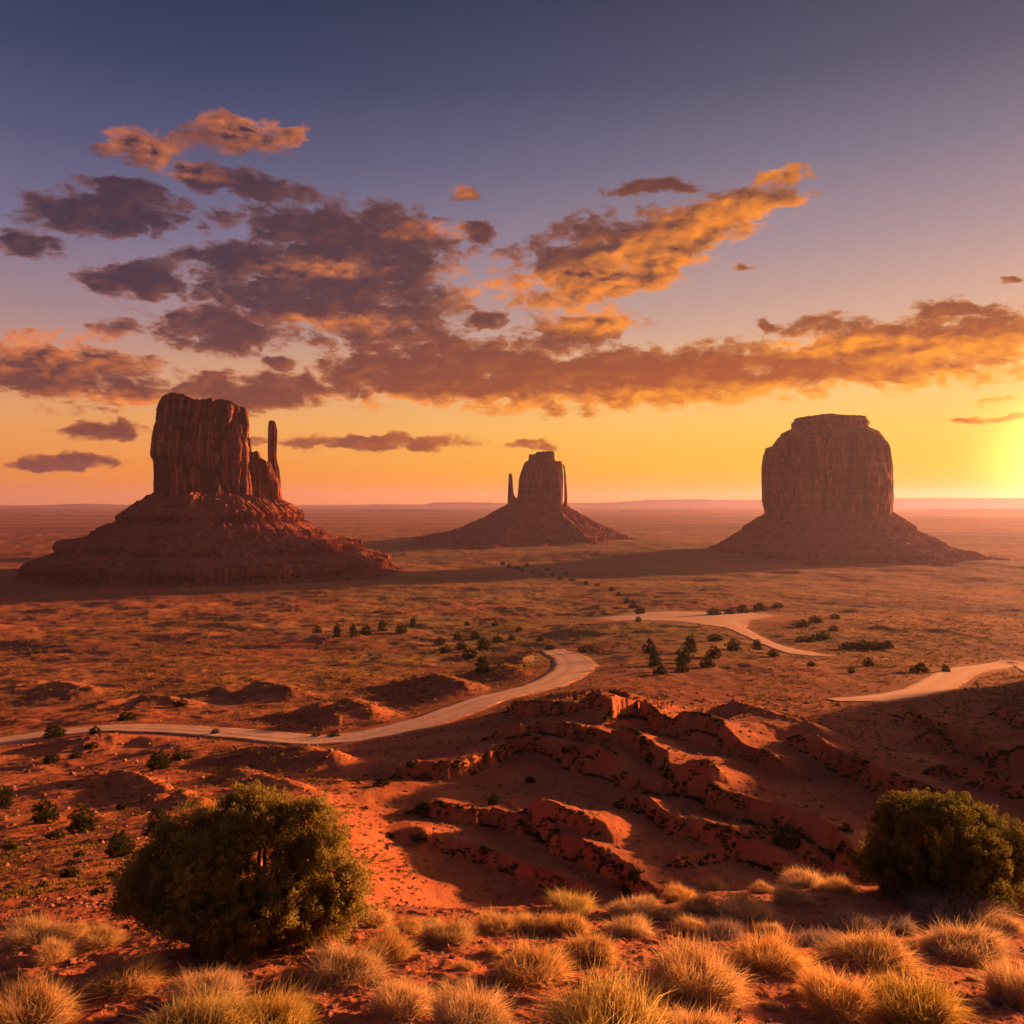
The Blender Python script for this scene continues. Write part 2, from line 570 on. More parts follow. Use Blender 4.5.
M_STRAW_P = leaf_material('grey_straw_grass', (0.34, 0.22, 0.15), (0.50, 0.34, 0.24), 0.35, 5.0)
M_SCRUB = leaf_material('dull_scrub', (0.15, 0.085, 0.032), (0.38, 0.235, 0.080), 0.35, 0.25)
M_STONE = plain_material('red_stone', (0.22, 0.075, 0.040), (0.38, 0.145, 0.08), 9.0)

# ------------------------------------------------------------------ the lie of the land
KL = [(0, 3.0), (3, 3.05), (6.2, 3.6), (9, 4.25), (11, 4.8), (15, 6.2), (22, 8.6), (32, 12.2), (45, 16.4), (62, 21.4), (80, 25.9), (100, 29.8), (120, 32.8), (140, 35.3),
      (170, 38.8), (200, 43.0), (250, 49.5), (325, 57.1), (430, 66.2), (580, 76.5), (790, 87.0), (1110, 97.0), (1700, 100.5), (60000, 101)]
KR = [(0, 3.0), (3, 3.05), (6.2, 3.6), (9, 4.3), (11.5, 5.0), (13, 5.4), (15, 6.5), (20, 9.8), (30, 15.4), (45, 22.8), (58, 27.3), (68, 28.9), (78, 29.4),
      (92, 29.9), (112, 30.9), (132, 32.0), (152, 33.6), (185, 36.9), (240, 42.6), (330, 51.0), (480, 63.4), (720, 79.2), (1100, 96.7), (1700, 100.5), (60000, 101)]


def smooth_table(tab):
    """resample drop(d) on a log grid and smooth it so that the slope has no kinks"""
    ld = np.linspace(math.log(1.0), math.log(60000), 2400)
    d = np.exp(ld)
    z = np.interp(d, [a for a, b in tab], [b for a, b in tab])
    k = np.hanning(25)
    k /= k.sum()
    z = np.convolve(np.pad(z, 12, mode='edge'), k, mode='valid')
    return ld, z


LD, ZL = smooth_table(KL)
_, ZR = smooth_table(KR)

# low aprons round the buttes: centre x, y, height, spread along x, y
APRONS = [(-395, 1200, 1.5, 340, 240), (60, 2150, 16, 420, 300), (530, 1530, 10, 330, 240), (250, 1560, 10, 230, 140), (7.0, 14.4, 0.62, 4.6, 2.8), (0.1, 14.3, -1.0, 3.2, 2.4)]


def base_h(x, y):
    d = np.maximum(np.hypot(x, y), 1.0)
    ld = np.log(d)
    a = np.interp(ld, LD, ZL)
    b = np.interp(ld, LD, ZR)
    u = np.where(y > 0.2 * np.abs(x), x / np.maximum(y, 1e-3), np.sign(x) * 5.0)
    mid = np.interp(ld, [math.log(8), math.log(40), math.log(120), math.log(400)], [-0.13, -0.20, -0.09, 0.1])
    w = sstep(-0.15, 0.15, u - mid)
    back = sstep(0.0, 40.0, -y)                     # behind the viewpoint the knoll simply rolls off
    z = CAM_Z - (a * (1 - w) + b * w)
    z = z * (1 - back) + (CAM_Z - 3 - 0.12 * d * np.exp(-d / 800)) * back
    # unseen ridge added beyond the right of the view, to cast shade over the badlands
    P0, P1 = np.array([64.0, 88.0]), np.array([160.0, 220.0])
    e = P1 - P0
    tt = np.clip(((x - P0[0]) * e[0] + (y - P0[1]) * e[1]) / (e @ e), 0, 1)
    ds = np.hypot(x - P0[0] - tt * e[0], y - P0[1] - tt * e[1])
    cross = e[0] * (y - P0[1]) - e[1] * (x - P0[0])
    ds = ds * np.where(cross > 0, 1.0, 0.45)
    crest = np.interp(tt, [0, 0.75, 1.0], [81.0, 82.0, 76.0]) + 0.9 * perlin(tt * 7, tt * 0 + 2.2, 401)
    shade_ridge = crest - 1.12 * (np.sqrt(ds * ds + 9) - 3)
    k = 3.0
    m = shade_ridge > z - 12
    zs = np.where(m, shade_ridge, z - 12)
    z = np.maximum(z, zs) + np.where(m, 0.25 * np.maximum(k - np.abs(z - zs), 0) ** 2 / k, 0)
    for ax, ay, h, sx, sy in APRONS:
        z = z + h * np.exp(-((x - ax) / sx) ** 2 - ((y - ay) / sy) ** 2)
    return z


def ray(px, py):
    v = np.array([(px - 512) / F, 1.0, (512 - py) / F])
    c, s = math.cos(PITCH), math.sin(PITCH)
    return np.array([v[0], v[1] * c + v[2] * s, -v[1] * s + v[2] * c])


def cast(px, py, hf, add=0.0):
    """first point where the sight line at this bearing meets the ground hf"""
    v = ray(px, py)
    t = np.exp(np.linspace(math.log(3), math.log(20000), 6000))
    h = hf(v[0] * t, v[1] * t) + add
    under = CAM_Z + v[2] * t < h
    if add:
        # a raised crest: look past the brink of the knoll
        under[t < (26 if px < 400 else 58)] = True
        under[:np.argmin(under)] = False
    below = np.nonzero(under)[0]
    if not len(below):
        return np.array([v[0] * 9000, v[1] * 9000, 0.0])
    i = max(below[0], 1)
    t2 = np.linspace(t[i - 1], t[i], 60)
    h2 = hf(v[0] * t2, v[1] * t2) + add
    j = np.nonzero(CAM_Z + v[2] * t2 < h2)[0]
    j = j[0] if len(j) else -1
    return np.array([v[0] * t2[j], v[1] * t2[j], h2[j]])


# badland rims: the line of each crest, its height and how far its shaded ramp runs out
RIMS = [
    ([(552, 732), (617, 746), (648, 761)], 2.0, 13), ([(612, 722), (637, 713), (652, 717), (683, 728), (708, 738)], 2.4, 14),
    ([(590, 767), (632, 780), (664, 785)], 1.5, 11), ([(688, 750), (703, 752), (735, 759)], 1.5, 10),
    ([(730, 711), (743, 707), (782, 720), (828, 741)], 2.6, 15), ([(690, 782), (726, 799), (760, 813), (785, 822), (812, 834)], 2.2, 11),
    ([(640, 808), (665, 822), (690, 837), (724, 846)], 1.5, 8), ([(540, 823), (568, 845), (594, 852), (627, 868), (654, 888)], 1.7, 9),
    ([(812, 747), (859, 763), (884, 777), (907, 785), (950, 799)], 2.4, 12), ([(938, 727), (979, 738), (1030, 755), (1100, 775)], 2.4, 13),
    ([(512, 742), (538, 745), (586, 760)], 1.6, 11), ([(515, 701), (535, 707), (586, 721)], 1.8, 13), ([(578, 701), (597, 698), (616, 708)], 1.5, 10),
    ([(425, 764), (465, 763), (505, 748)], 1.6, 10), ([(452, 806), (493, 812), (548, 828)], 1.5, 8), ([(905, 712), (945, 727)], 1.3, 12),
    ([(700, 868), (760, 850), (800, 862)], 0.8, 5), ([(960, 785), (1010, 800), (1060, 822)], 1.8, 9),
    ([(440, 838), (490, 850), (540, 872)], 1.0, 6), ([(1000, 708), (1060, 718)], 1.6, 12),
    ([(84, 781), (109, 771), (142, 776), (170, 790)], 1.0, 4.0), ([(140, 799), (178, 791), (206, 800)], 0.8, 3.2), ([(200, 776), (240, 770), (290, 784), (330, 800)], 0.7, 5),
    ([(205, 690), (255, 681), (300, 692)], 2.0, 14), ([(308, 705), (345, 697), (382, 712)], 2.4, 14), ([(395, 682), (430, 674), (480, 690)], 2.2, 14), ([(90, 705), (140, 694), (190, 700)], 1.8, 14),
    ([(0, 690), (50, 682), (100, 690)], 1.6, 14), ([(520, 660), (535, 650), (556, 652)], 2.2, 9), ([(20, 742), (90, 738), (150, 728), (180, 735)], 1.2, 8), ([(240, 742), (300, 748), (340, 760)], 1.2, 8),
    ([(465, 672), (500, 666), (530, 672)], 1.8, 12),
]
RIM_W, pts_floor = [], []
for pts, A, L in RIMS:
    if pts[-1][0] > 420 and L < 14.5 and pts[0][1] > 695:
        A, L = A * 1.15, L * 1.2
        pts_floor.append(True)
    else:
        pts_floor.append(False)
    W = np.array([cast(a, b, base_h, A)[:2] for a, b in pts])
    if pts_floor[-1]:
        e0, e1 = W[0] - W[1], W[-1] - W[-2]
        W = np.vstack([W[0] + e0 / np.hypot(*e0) * 4.5, W, W[-1] + e1 / np.hypot(*e1) * 7.5])
    RIM_W.append((W, A, L))


def rims_h(x, y):
    out = np.zeros_like(x)
    for k, (P, A, L) in enumerate(RIM_W):
        lo, hi = P.min(0) - L * 2.2, P.max(0) + L * 2.2
        m = (x > lo[0]) & (x < hi[0]) & (y > lo[1]) & (y < hi[1])
        if not m.any():
            continue
        qx, qy = x[m], y[m]
        wob = fbm(qx / (L * 0.35), qy / (L * 0.35), 3, 300 + k) * L * 0.06 + 0.30 * fbm(qx / 1.1, qy / 1.1, 3, 360 + k)
        best = np.full(qx.shape, 1e9)
        sd = np.zeros(qx.shape)
        uu = np.zeros(qx.shape)
        seg = np.hypot(*(P[1:] - P[:-1]).T)
        tot = seg.sum()
        acc = 0.0
        for i in range(len(P) - 1):
            e = P[i + 1] - P[i]
            l = seg[i]
            tx, ty = e / l
            rx, ry = qx - P[i, 0], qy - P[i, 1]
            ta = np.clip(rx * tx + ry * ty, 0, l)
            dx, dy = rx - ta * tx, ry - ta * ty
            dist = np.hypot(dx, dy)
            sgn = np.sign(dx * ty - dy * tx)
            b = dist < best
            best = np.where(b, dist, best)
            sd = np.where(b, sgn * dist, sd)
            uu = np.where(b, (acc + ta) / tot, uu)
            acc += l
        s = sd + wob
        ends = np.minimum(sstep(-0.02, 0.16, uu), sstep(1.02, 0.84, uu)) ** 0.8
        broad = pts_floor[k]
        if broad:      # tilted beds: a ragged riser in front, a long tread dipping away behind
            face = 0.84 * sstep(0.75, 0.05, s) + 0.16 * np.clip(1 - np.maximum(s, 0) / (1.4 * L), 0, 1) ** 1.5
            lee = np.clip(1 + np.minimum(s, 0) / (1.5 * L), 0, 1) ** 1.4
        else:
            f1 = np.clip(1 - np.maximum(s, 0) / (1.1 * L), 0, 1)
            face = 0.75 * f1 * f1 * (3 - 2 * f1) + 0.25 * np.exp(-np.maximum(s, 0) / 1.2)
            lee = np.clip(1 + np.minimum(s, 0) / (0.6 * L), 0, 1)
            lee = lee * lee * (3 - 2 * lee)
        h = A * np.where(s >= 0, face, lee) * ends
        out[m] += h
    return out


def relief_h(x, y):
    d = np.hypot(x, y)
    near = sstep(10, 30, d)
    mid = sstep(25, 90, d) * (1 - sstep(600, 1400, d))
    far = sstep(150, 500, d) * (1 - sstep(2500, 6000, d))
    wx = x + 6 * fbm(x / 40, y / 40, 2, 41)
    wy = y + 6 * fbm(x / 40, y / 40, 2, 47)
    h = 0.055 * fbm(x / 1.7, y / 1.7, 4, 1) * (1 - sstep(40, 120, d))
    h = h + 0.022 * ridged(x / 0.45, y / 0.45, 3, 5) * (1 - sstep(14, 30, d))
    h = h + near * 0.13 * fbm(x / 5.5, y / 5.5, 4, 9) * (1 - sstep(200, 500, d))
    calm = 1 - 0.5 * sstep(-0.12, 0.0, x / np.maximum(y, 1.0)) * sstep(260, 170, d)
    h = h + mid * calm * (0.60 * fbm(wx / 26, wy / 26, 4, 13) + 0.24 * ridged(wx / 15, wy / 15, 4, 17))
    h = h + far * (2.1 * fbm(x / 95, y / 70, 4, 21) + 0.34 * ridged(x / 38, y / 30, 4, 23))
    big = sstep(1500, 4000, d)
    h = h + big * 6.0 * fbm(x / 1500, y / 700, 3, 27)
    return h


def rough_h(x, y):
    return base_h(x, y) + rims_h(x, y) + relief_h(x, y)


def smooth_line(P, n):
    """Catmull-Rom through the points, resampled evenly"""
    P = np.asarray(P)
    Q = np.vstack([2 * P[0] - P[1], P, 2 * P[-1] - P[-2]])
    out = []
    for i in range(1, len(Q) - 2):
        for t in np.linspace(0, 1, 24, endpoint=False):
            out.append(0.5 * (2 * Q[i] + (Q[i + 1] - Q[i - 1]) * t + (2 * Q[i - 1] - 5 * Q[i] + 4 * Q[i + 1] - Q[i + 2]) * t ** 2 + (-Q[i - 1] + 3 * Q[i] - 3 * Q[i + 1] + Q[i + 2]) * t ** 3))
    out.append(P[-1])
    out = np.array(out)
    s = np.r_[0, np.cumsum(np.hypot(*(out[1:] - out[:-1]).T))]
    u = np.linspace(0, s[-1], n)
    return np.stack([np.interp(u, s, out[:, 0]), np.interp(u, s, out[:, 1])], 1), u


# name, sight bearings of the centre line, half widths in metres along it
ROADS = [
    ('dirt_road', [(-160, 757), (-60, 746), (0, 739), (60, 731.5), (120, 727), (180, 728), (240, 732), (300, 736.5), (345, 735), (390, 728), (430, 718), (465, 706), (492, 697), (520, 690), (548, 682), (568, 672), (575, 664), (568, 656), (552, 650)],
     [4.2, 4.2, 4.2, 4.2, 4.0, 4.0, 4.0, 4.4, 4.8, 5.0, 5.0, 5.0, 5.0, 5.0, 5.4, 6.0, 6.5, 6.0, 5.0]),
    ('gravel_road', [(832, 697.5), (868, 697), (905, 693), (930, 686.5), (946, 678), (962, 670), (988, 666), (1020, 663.5), (1080, 660)],
     [2.0, 3.2, 3.8, 4.6, 5.0, 5.2, 4.6, 3.6, 3.0]),
    ('sandy_track', [(650, 612), (668, 614), (690, 616), (712, 620), (735, 627), (752, 635), (775, 645), (803, 652), (834, 655)],
     [14, 60, 62, 22, 5.5, 3.6, 3.2, 6.0, 2.4]),
]
ROAD_W = []
for nm, pts, hw in ROADS:
    P = np.array([cast(a, b, base_h, 0.6)[:2] for a, b in pts])
    sl = np.r_[0, np.cumsum(np.hypot(*(P[1:] - P[:-1]).T))]
    L_, u_ = smooth_line(P, 220)
    w_ = np.interp(u_ / u_[-1], sl / sl[-1], hw)
    w_ = w_ * (1 + 0.10 * perlin(u_ / 14.0, u_ * 0, 61))
    zz = base_h(L_[:, 0], L_[:, 1]) + 0.5 * rims_h(L_[:, 0], L_[:, 1]) + 0.4
    k = np.hanning(31)
    k /= k.sum()
    zz = np.convolve(np.pad(zz, 15, mode='edge'), k, mode='valid')
    ROAD_W.append((nm, L_, w_, zz))


def ground_h(x, y):
    x = np.asarray(x, float)
    y = np.asarray(y, float)
    z = rough_h(x, y)
    for nm, L_, w_, zz in ROAD_W:
        reach = w_.max() * 3.0 + 4
        lo, hi = L_.min(0) - reach, L_.max(0) + reach
        m = (x > lo[0]) & (x < hi[0]) & (y > lo[1]) & (y < hi[1])
        if not m.any():
            continue
        qx, qy = x[m], y[m]
        best = np.full(qx.shape, 1e9)
        idx = np.zeros(qx.shape, int)
        for i in range(len(L_)):
            dd = (qx - L_[i, 0]) ** 2 + (qy - L_[i, 1]) ** 2
            b = dd < best
            best[b] = dd[b]
            idx[b] = i
        dist = np.sqrt(best)
        w = w_[idx]
        # the nearest spine point may lie up to half a step away
        f = 1 - sstep(w + 0.4, w * 2.4 + 2.5, dist)
        lat = 0.75 * (base_h(qx, qy) - base_h(L_[idx, 0], L_[idx, 1]))
        z[m] = z[m] * (1 - f) + (zz[idx] + lat - 0.16) * f
    return z


# ------------------------------------------------------------------ ground sheet: rings round the knoll, finer near it
def build_ground():
    dense = np.radians(np.arange(-35.0, 35.01, 0.075))
    side = np.radians(np.r_[np.arange(36, 60, 0.8), np.arange(60, 180, 3.0)])
    ang = np.r_[-side[::-1], dense, side]
    ys = np.r_[np.linspace(1150, 1040, 14, endpoint=False), np.linspace(1040, 700, 560, endpoint=False), np.linspace(700, 560, 330, endpoint=False), np.linspace(560, 510, 70)]
    flat = 95.0
    # radii follow the left-hand slope's profile, which is met from 1 m outwards
    drop = np.interp(np.log(np.exp(LD)), LD, ZL)
    slope = 500 + F * drop / np.exp(LD)
    drop2 = 500 + F * np.interp(LD, LD, ZR) / np.exp(LD)
    r1 = np.exp(np.interp(ys, np.minimum.accumulate(slope)[::-1], LD[::-1]))
    r = np.unique(np.r_[0.4, 1.0, 2.0, 3.0, 4.0, r1, np.linspace(12, 60, 90), np.geomspace(9000, 20000, 30)])
    keep = [0]
    for i in range(1, len(r)):
        if r[i] - r[keep[-1]] > 0.0016 * r[i]:
            keep.append(i)
    r = r[keep]
    Rr, Aa = np.meshgrid(r, ang, indexing='ij')
    x, y = Rr * np.sin(Aa), Rr * np.cos(Aa)
    z = ground_h(x.ravel(), y.ravel())
    V = np.stack([x.ravel(), y.ravel(), z], 1)
    nr, nc = Rr.shape
    Fc = grid_faces(nr, nc, wrap=True)[:, ::-1]
    me = mesh_np('ground', V, Fc, smooth=True)
    d = Rr.ravel()
    az = np.degrees(Aa.ravel())
    cov = sstep(140, 330, d) * (1 - 0.75 * sstep(1500, 3500, d))
    # bare red earth on the near left slope, thicker growth in the middle of the valley floor
    cov = cov * (0.30 + 0.85 * np.exp(-((az - 2) / 17.0) ** 2))
    a = me.attributes.new('cover', 'FLOAT', 'POINT')
    a.data.foreach_set('value', np.clip(cov, 0, 1).astype(np.float32))
    o = new_obj('ground', me, M_GROUND)
    o['kind'] = 'structure'
    print('ground', len(V), nr, nc)


build_ground()


def build_roads():
    for nm, L_, w_, zz in ROAD_W:
        t = np.gradient(L_, axis=0)
        t /= np.hypot(t[:, 0], t[:, 1])[:, None]
        nrm = np.stack([t[:, 1], -t[:, 0]], 1)
        cross = np.linspace(-1, 1, 13)
        b0 = base_h(L_[:, 0], L_[:, 1])
        V, U = [], []
        for c in cross:
            jag = 1 + (0.22 * fbm(np.arange(len(L_)) / 5.0, np.full(len(L_), c * 3.0), 3, 71) if abs(c) > 0.95 else 0)
            p = L_ + nrm * (w_ * c * jag)[:, None]
            z = zz + 0.75 * (base_h(p[:, 0], p[:, 1]) - b0) + 0.03 * perlin(np.arange(len(L_)) / 2.0, np.full(len(L_), c * 4.0), 75) - (0.26 if abs(c) > 0.95 else 0.0) - (0.05 if 0.3 < abs(c) < 0.6 else 0)
            V.append(np.c_[p, z])
            U.append(np.full(len(L_), c))
        V = np.concatenate(V)
        me = mesh_np(nm, V, grid_faces(13, len(L_)), smooth=True)
        a = me.attributes.new('across', 'FLOAT', 'POINT')
        a.data.foreach_set('value', np.concatenate(U).astype(np.float32))
        o = new_obj(nm, me, M_ROAD)
        o['kind'] = 'structure'


build_roads()

# ------------------------------------------------------------------ mesas along the horizon
def build_mesas(name, SK, D, seed):
    px = np.linspace(-900, 1900, 1800)
    az = np.arctan((px - 512) / F)
    top = CAM_Z + (500 - np.interp(px, [a for a, b in SK], [b for a, b in SK])) / F * D
    top = top + 1.7e-4 * D * fbm(px / 9.0, px * 0, 3, seed)
    wig = 0.016 * D * fbm(px / 60.0, px * 0 + 3, 4, seed + 2)
    base = -20.0
    rows = []
    for off, k in ((-0.10, 0.0), (-0.046, 0.34), (-0.016, 0.55), (-0.004, 0.66), (0, 0.98), (0.003, 1.0), (0.10, 1.0), (0.14, 0.0)):
        rr = (D * (1 + off) + wig) / np.cos(az)
        rows.append(np.stack([rr * np.sin(az), rr * np.cos(az), base + (top - base) * k], 1))
    V = np.concatenate(rows)
    o = new_obj(name, mesh_np(name, V, grid_faces(8, len(px))[:, ::-1], False), M_MESA)
    o['kind'] = 'structure'


build_mesas('distant_mesas', [(-900, 503), (-400, 503), (-120, 506), (0, 507), (40, 506), (62, 504.6), (90, 504), (135, 505.5), (200, 506.5), (300, 508), (322, 506.5), (360, 505.5), (372, 504.6), (425, 505), (434, 502.6), (470, 502.4), (520, 503.4), (600, 503), (618, 502.2),
          (640, 500.6), (648, 499.6), (700, 499.2), (715, 499.8), (760, 500), (830, 499.6), (900, 498.3), (950, 497.8), (990, 498.2), (1060, 498), (1300, 500), (1900, 502)], 15000.0, 81)
build_mesas('low_mesas', [(-900, 514), (0, 513.5), (70, 512), (120, 513.5), (290, 514), (322, 510.6), (352, 511.2), (368, 510.2), (430, 510), (470, 510.8), (500, 513.6), (590, 513.6), (625, 511), (690, 510.4), (745, 512.8), (900, 513), (930, 510.2), (1010, 509.6), (1080, 512), (1900, 514)], 8200.0, 91)


# ------------------------------------------------------------------ buttes
class Frame:
    """places a butte: local x runs across the line of sight from the knoll, y away from it, z up from the datum"""
    def __init__(self, px, D):
        self.px0, self.D = px, D
        self.th = math.atan((px - 512) / F)
        self.org = np.array([D * math.tan(self.th), D])
        self.sx = D * math.cos(self.th) / F
        self.sz = D / F

    def X(self, px):
        return (np.asarray(px, float) - self.px0) * self.sx

    def Z(self, py):
        return CAM_Z + (500 - np.asarray(py, float)) * self.sz

    def empty(self, name, label, cat):
        o = thing(name, label, cat, (self.org[0], self.org[1], 0))
        o.rotation_euler = (0, 0, -self.th)
        return o


def table(tab, v):
    a = np.array(sorted(tab))
    return np.interp(v, a[:, 0], a[:, 1])


def cliff(fr, left, right, top, ybase, ratio, n_a=900, n_t=200, sq=3.0, seed=0, flute=3.0, crack=4.0, bedding=0.5, y_off=0.0, alcoves=(), round_top=0.0, wl=14.0, depth=None, rim_drop=0.0):
    """a rock wall standing on the plan of a rounded block; left/right give the silhouette by height"""
    half = 0.5 * abs(float(fr.X(right[0][0]) - fr.X(left[0][0])))
    zk = 1 - 1.05 * (half * ratio if depth is None else depth) / fr.D     # the rim towards us stands nearer than the middle
    Zc = lambda y: CAM_Z + (500 - np.asarray(y, float)) * fr.sz * zk
    z0 = Zc(ybase)
    ztop_max = Zc(min(b for a, b in top))
    ph = np.linspace(0.5 * np.pi, 2.5 * np.pi, n_a, endpoint=False)
    # even spacing round the block
    c, s = np.cos(ph), np.sin(ph)
    bx = np.sign(c) * np.abs(c) ** (2 / sq)
    by = np.sign(s) * np.abs(s) ** (2 / sq)
    yl = lambda y: table([(b, a) for b, a in left], y)
    yr = lambda y: table([(b, a) for b, a in right], y)
    w_ref = (fr.X(yr(ybase)) - fr.X(yl(ybase)))
    arc = np.r_[0, np.cumsum(np.hypot(np.diff(bx), np.diff(by)))] * w_ref * 0.5
    T = np.linspace(0, 1, n_t)
    tt = np.linspace(0, arc[-1], n_a)
    bx, by, arc = np.interp(tt, arc, bx), np.interp(tt, arc, by), tt
    Ag, Tg = np.meshgrid(arc + 0.9 * wl * perlin(arc / (wl * 4.5), arc * 0 + 0.7, seed + 90), T)
    # vertical joints: rounded columns parted by sharp cracks
    zz = Tg * (ztop_max - z0)
    n1 = perlin(Ag / (wl * 1.25) + 0.25 * perlin(zz / 50, Ag / 60, seed + 9), zz / 130, seed)
    n2 = perlin(Ag / (wl * 0.42), zz / 55, seed + 1)
    n3 = fbm(Ag / (wl * 0.2), zz / 14, 3, seed + 2)
    n4 = fbm(Ag / (wl * 3.4), zz / 160, 2, seed + 12)
    disp = flute * (1.3 * n1 + 0.5 * n2 + 0.14 * n3 + 2.2 * n4)
    disp -= 1.9 * crack * np.exp(-(n1 / 0.12) ** 2) * (0.6 + 0.45 * perlin(Ag / 20, zz / 25, seed + 4))
    disp -= crack * 0.7 * np.exp(-(n2 / 0.10) ** 2)
    disp += bedding * ridged(Ag / 160, zz / 9.0, 3, seed + 5)
    # broken blocks near rim and foot
    disp += 0.6 * flute * np.abs(perlin(Ag / 9, zz / 7, seed + 6)) * sstep(0.82, 1.0, Tg)
    disp += 1.6 * bedding * np.sign(perlin(Ag / 400, zz / 5, seed + 7)) * sstep(0.14, 0.0, Tg)
    ysil = 500 - (z0 + Tg * (ztop_max - z0) - CAM_Z) / (fr.sz * zk)
    xl, xr = fr.X(yl(ysil)), fr.X(yr(ysil))
    xc, a = (xl + xr) / 2, (xr - xl) / 2
    b = a * ratio if depth is None else np.full_like(a, depth)
    sidew = np.abs(bx)[None, :] ** 6                 # keep the traced silhouette calmer than the faces
    nx, ny = np.sign(bx) * np.abs(bx) ** (sq - 1), np.sign(by) * np.abs(by) ** (sq - 1)
    nl = np.hypot(nx, ny) + 1e-9
    dd = disp * (1 - 0.72 * sidew)
    for (ax, ay, aw, ah, ad) in alcoves:             # arched recesses in the front wall
        X0 = fr.X(ax)
        lx = (xc + a * bx[None, :] - X0) / (aw * fr.sx)
        lz = (ysil - ay) / ah                        # 0 at the crown, 1 at the sill
        inside = sstep(1.0, 0.8, np.sqrt(lx ** 2 + np.maximum(0.55 - lz, 0) ** 2 * 3.3)) * sstep(1.06, 0.98, lz) * (by < 0)[None, :]
        dd = dd - ad * inside
    X = xc + a * bx[None, :] + dd * (nx / nl)[None, :]
    Y = b * by[None, :] + dd * (ny / nl)[None, :] + y_off
    zt = Zc(rim_drop + table(top, np.clip(X / fr.sx + fr.px0, top[0][0], top[-1][0])))
    hb = perlin(X[-1] / 7, Y[-1] / 7, seed + 8) * 0.5
    Zg = z0 + Tg * (zt - z0) + hb[None, :] * Tg ** 3
    V = [np.stack([X, Y, Zg], -1).reshape(-1, 3)]
    last = np.stack([X[-1], Y[-1]], 1)
    cen = last.mean(0)
    rings = 14
    for k in range(1, rings + 1):
        f = 1 - k / rings * 0.995
        p = cen + (last - cen) * f
        z = Zc(rim_drop + table(top, np.clip(p[:, 0] / fr.sx + fr.px0, top[0][0], top[-1][0]))) + perlin(p[:, 0] / 7, p[:, 1] / 7, seed + 8) * 0.5 + round_top * (1 - f * f)
        V.append(np.c_[p, z])
    V = np.concatenate(V)
    return V, grid_faces(n_t + rings, n_a, wrap=True)


def talus(fr, left, right, n_a, n_r, seed, ledges, gully=6.0, front=1.0, y_off=0.0, foot_r=None, gul_n=26):
    """debris apron: left/right are (px, py) silhouettes from the foot of the wall outwards"""
    Lp = np.array([(abs(float(fr.X(a))), float(fr.Z(b))) for a, b in left])
    Rp = np.array([(abs(float(fr.X(a))), float(fr.Z(b))) for a, b in right])
    th = np.linspace(0, 2 * np.pi, n_a, endpoint=False)
    zs_hi = max(Lp[0, 1], Rp[0, 1])
    u = np.linspace(0, 1, n_r)
    # both profiles on the same parameter: horizontal run
    rl = Lp[0, 0] + (Lp[-1, 0] - Lp[0, 0]) * u
    zl = np.interp(rl, Lp[:, 0], Lp[:, 1])
    rr = Rp[0, 0] + (Rp[-1, 0] - Rp[0, 0]) * u
    zr = np.interp(rr, Rp[:, 0], Rp[:, 1])
    wR = (0.5 + 0.5 * np.cos(th))[None, :]
    r = rl[:, None] * (1 - wR) + rr[:, None] * wR
    z = zl[:, None] * (1 - wR) + zr[:, None] * wR
    sq = np.abs(np.sin(th))[None, :]
    r = r * (1 + (front - 1) * sq)
    r = r * (1 + 0.10 * fbm(th * 1.6, th * 0 + 1.3, 3, seed + 60)[None, :] * u[:, None] * (sq ** 0.5))
    U = u[:, None] + 0 * th[None, :]
    cx, sy = np.cos(th)[None, :], np.sin(th)[None, :]
    X, Y = r * cx, r * sy
    # spurs and gullies running down the slope
    ga = (th[None, :] * gul_n / (2 * np.pi)) + 0.5 * fbm(X / 60, Y / 60, 3, seed)
    gv = np.abs(perlin(ga * 2.0, U * 1.2, seed + 1)) * 1.2 + 0.5 * np.abs(perlin(ga * 5.1, U * 2.5, seed + 2))
    body = sstep(0.0, 0.12, U) * (1 - sstep(0.8, 1.0, U))
    z = z + 1.5 * gully * perlin(ga * 0.7, U * 0.8, seed + 61) * body
    z = z + gully * (gv - 0.45) * body + (1.3 * fbm(X / 16, Y / 16, 4, seed + 3) + 1.9 * np.maximum(fbm(X / 6, Y / 6, 3, seed + 6), 0)) * body
    for k, (yl, c, st) in enumerate(ledges):
        zt = float(fr.Z(yl)) + 3.0 * fbm(th / 2.2, th * 0 + k, 3, seed + 20 + k)[None, :] * 0.6
        c2 = c * np.clip(st + 0.9 * perlin(th * 2.5, th * 0 + 7.7 * k, seed + 30 + k), 0.05, 1.25)[None, :]
        dz = z - zt
        z = z + 0.95 * c2 * np.tanh(dz / 1.2) * np.exp(-np.abs(dz) / (1.6 * c + 2))
        notch = np.abs(perlin(th * 28, th * 0 + k, seed + 40 + k))[None, :]
        z = z - 0.9 * c2 * np.exp(-(dz / (0.7 * c)) ** 2) * sstep(0.16, 0.0, notch)
    z = z + 0.5 * fbm(X / 4.5, Y / 4.5, 3, seed + 5) * body
    inn = np.zeros_like(X)
    for k, (yl, c, st) in enumerate(ledges):         # softer beds weathered back under each ledge
        zt = float(fr.Z(yl)) + 1.8 * fbm(th / 2.2, th * 0 + k, 3, seed + 20 + k)[None, :]
        c2 = c * np.clip(st + 0.9 * perlin(th * 2.5, th * 0 + 7.7 * k, seed + 30 + k), 0.05, 1.25)[None, :]
        inn += 1.5 * c2 * np.exp(-((z - zt + 0.55 * c) / (0.45 * c + 0.3)) ** 2) * (0.7 + 0.6 * perlin(th * 40, th * 0 + k, seed + 70)[None, :])
    X, Y = X - inn * cx, Y - inn * sy
    V = np.stack([X, Y + y_off, z + 0 * X], -1).reshape(-1, 3)
    return V, grid_faces(n_r, n_a, wrap=True)[:, ::-1]


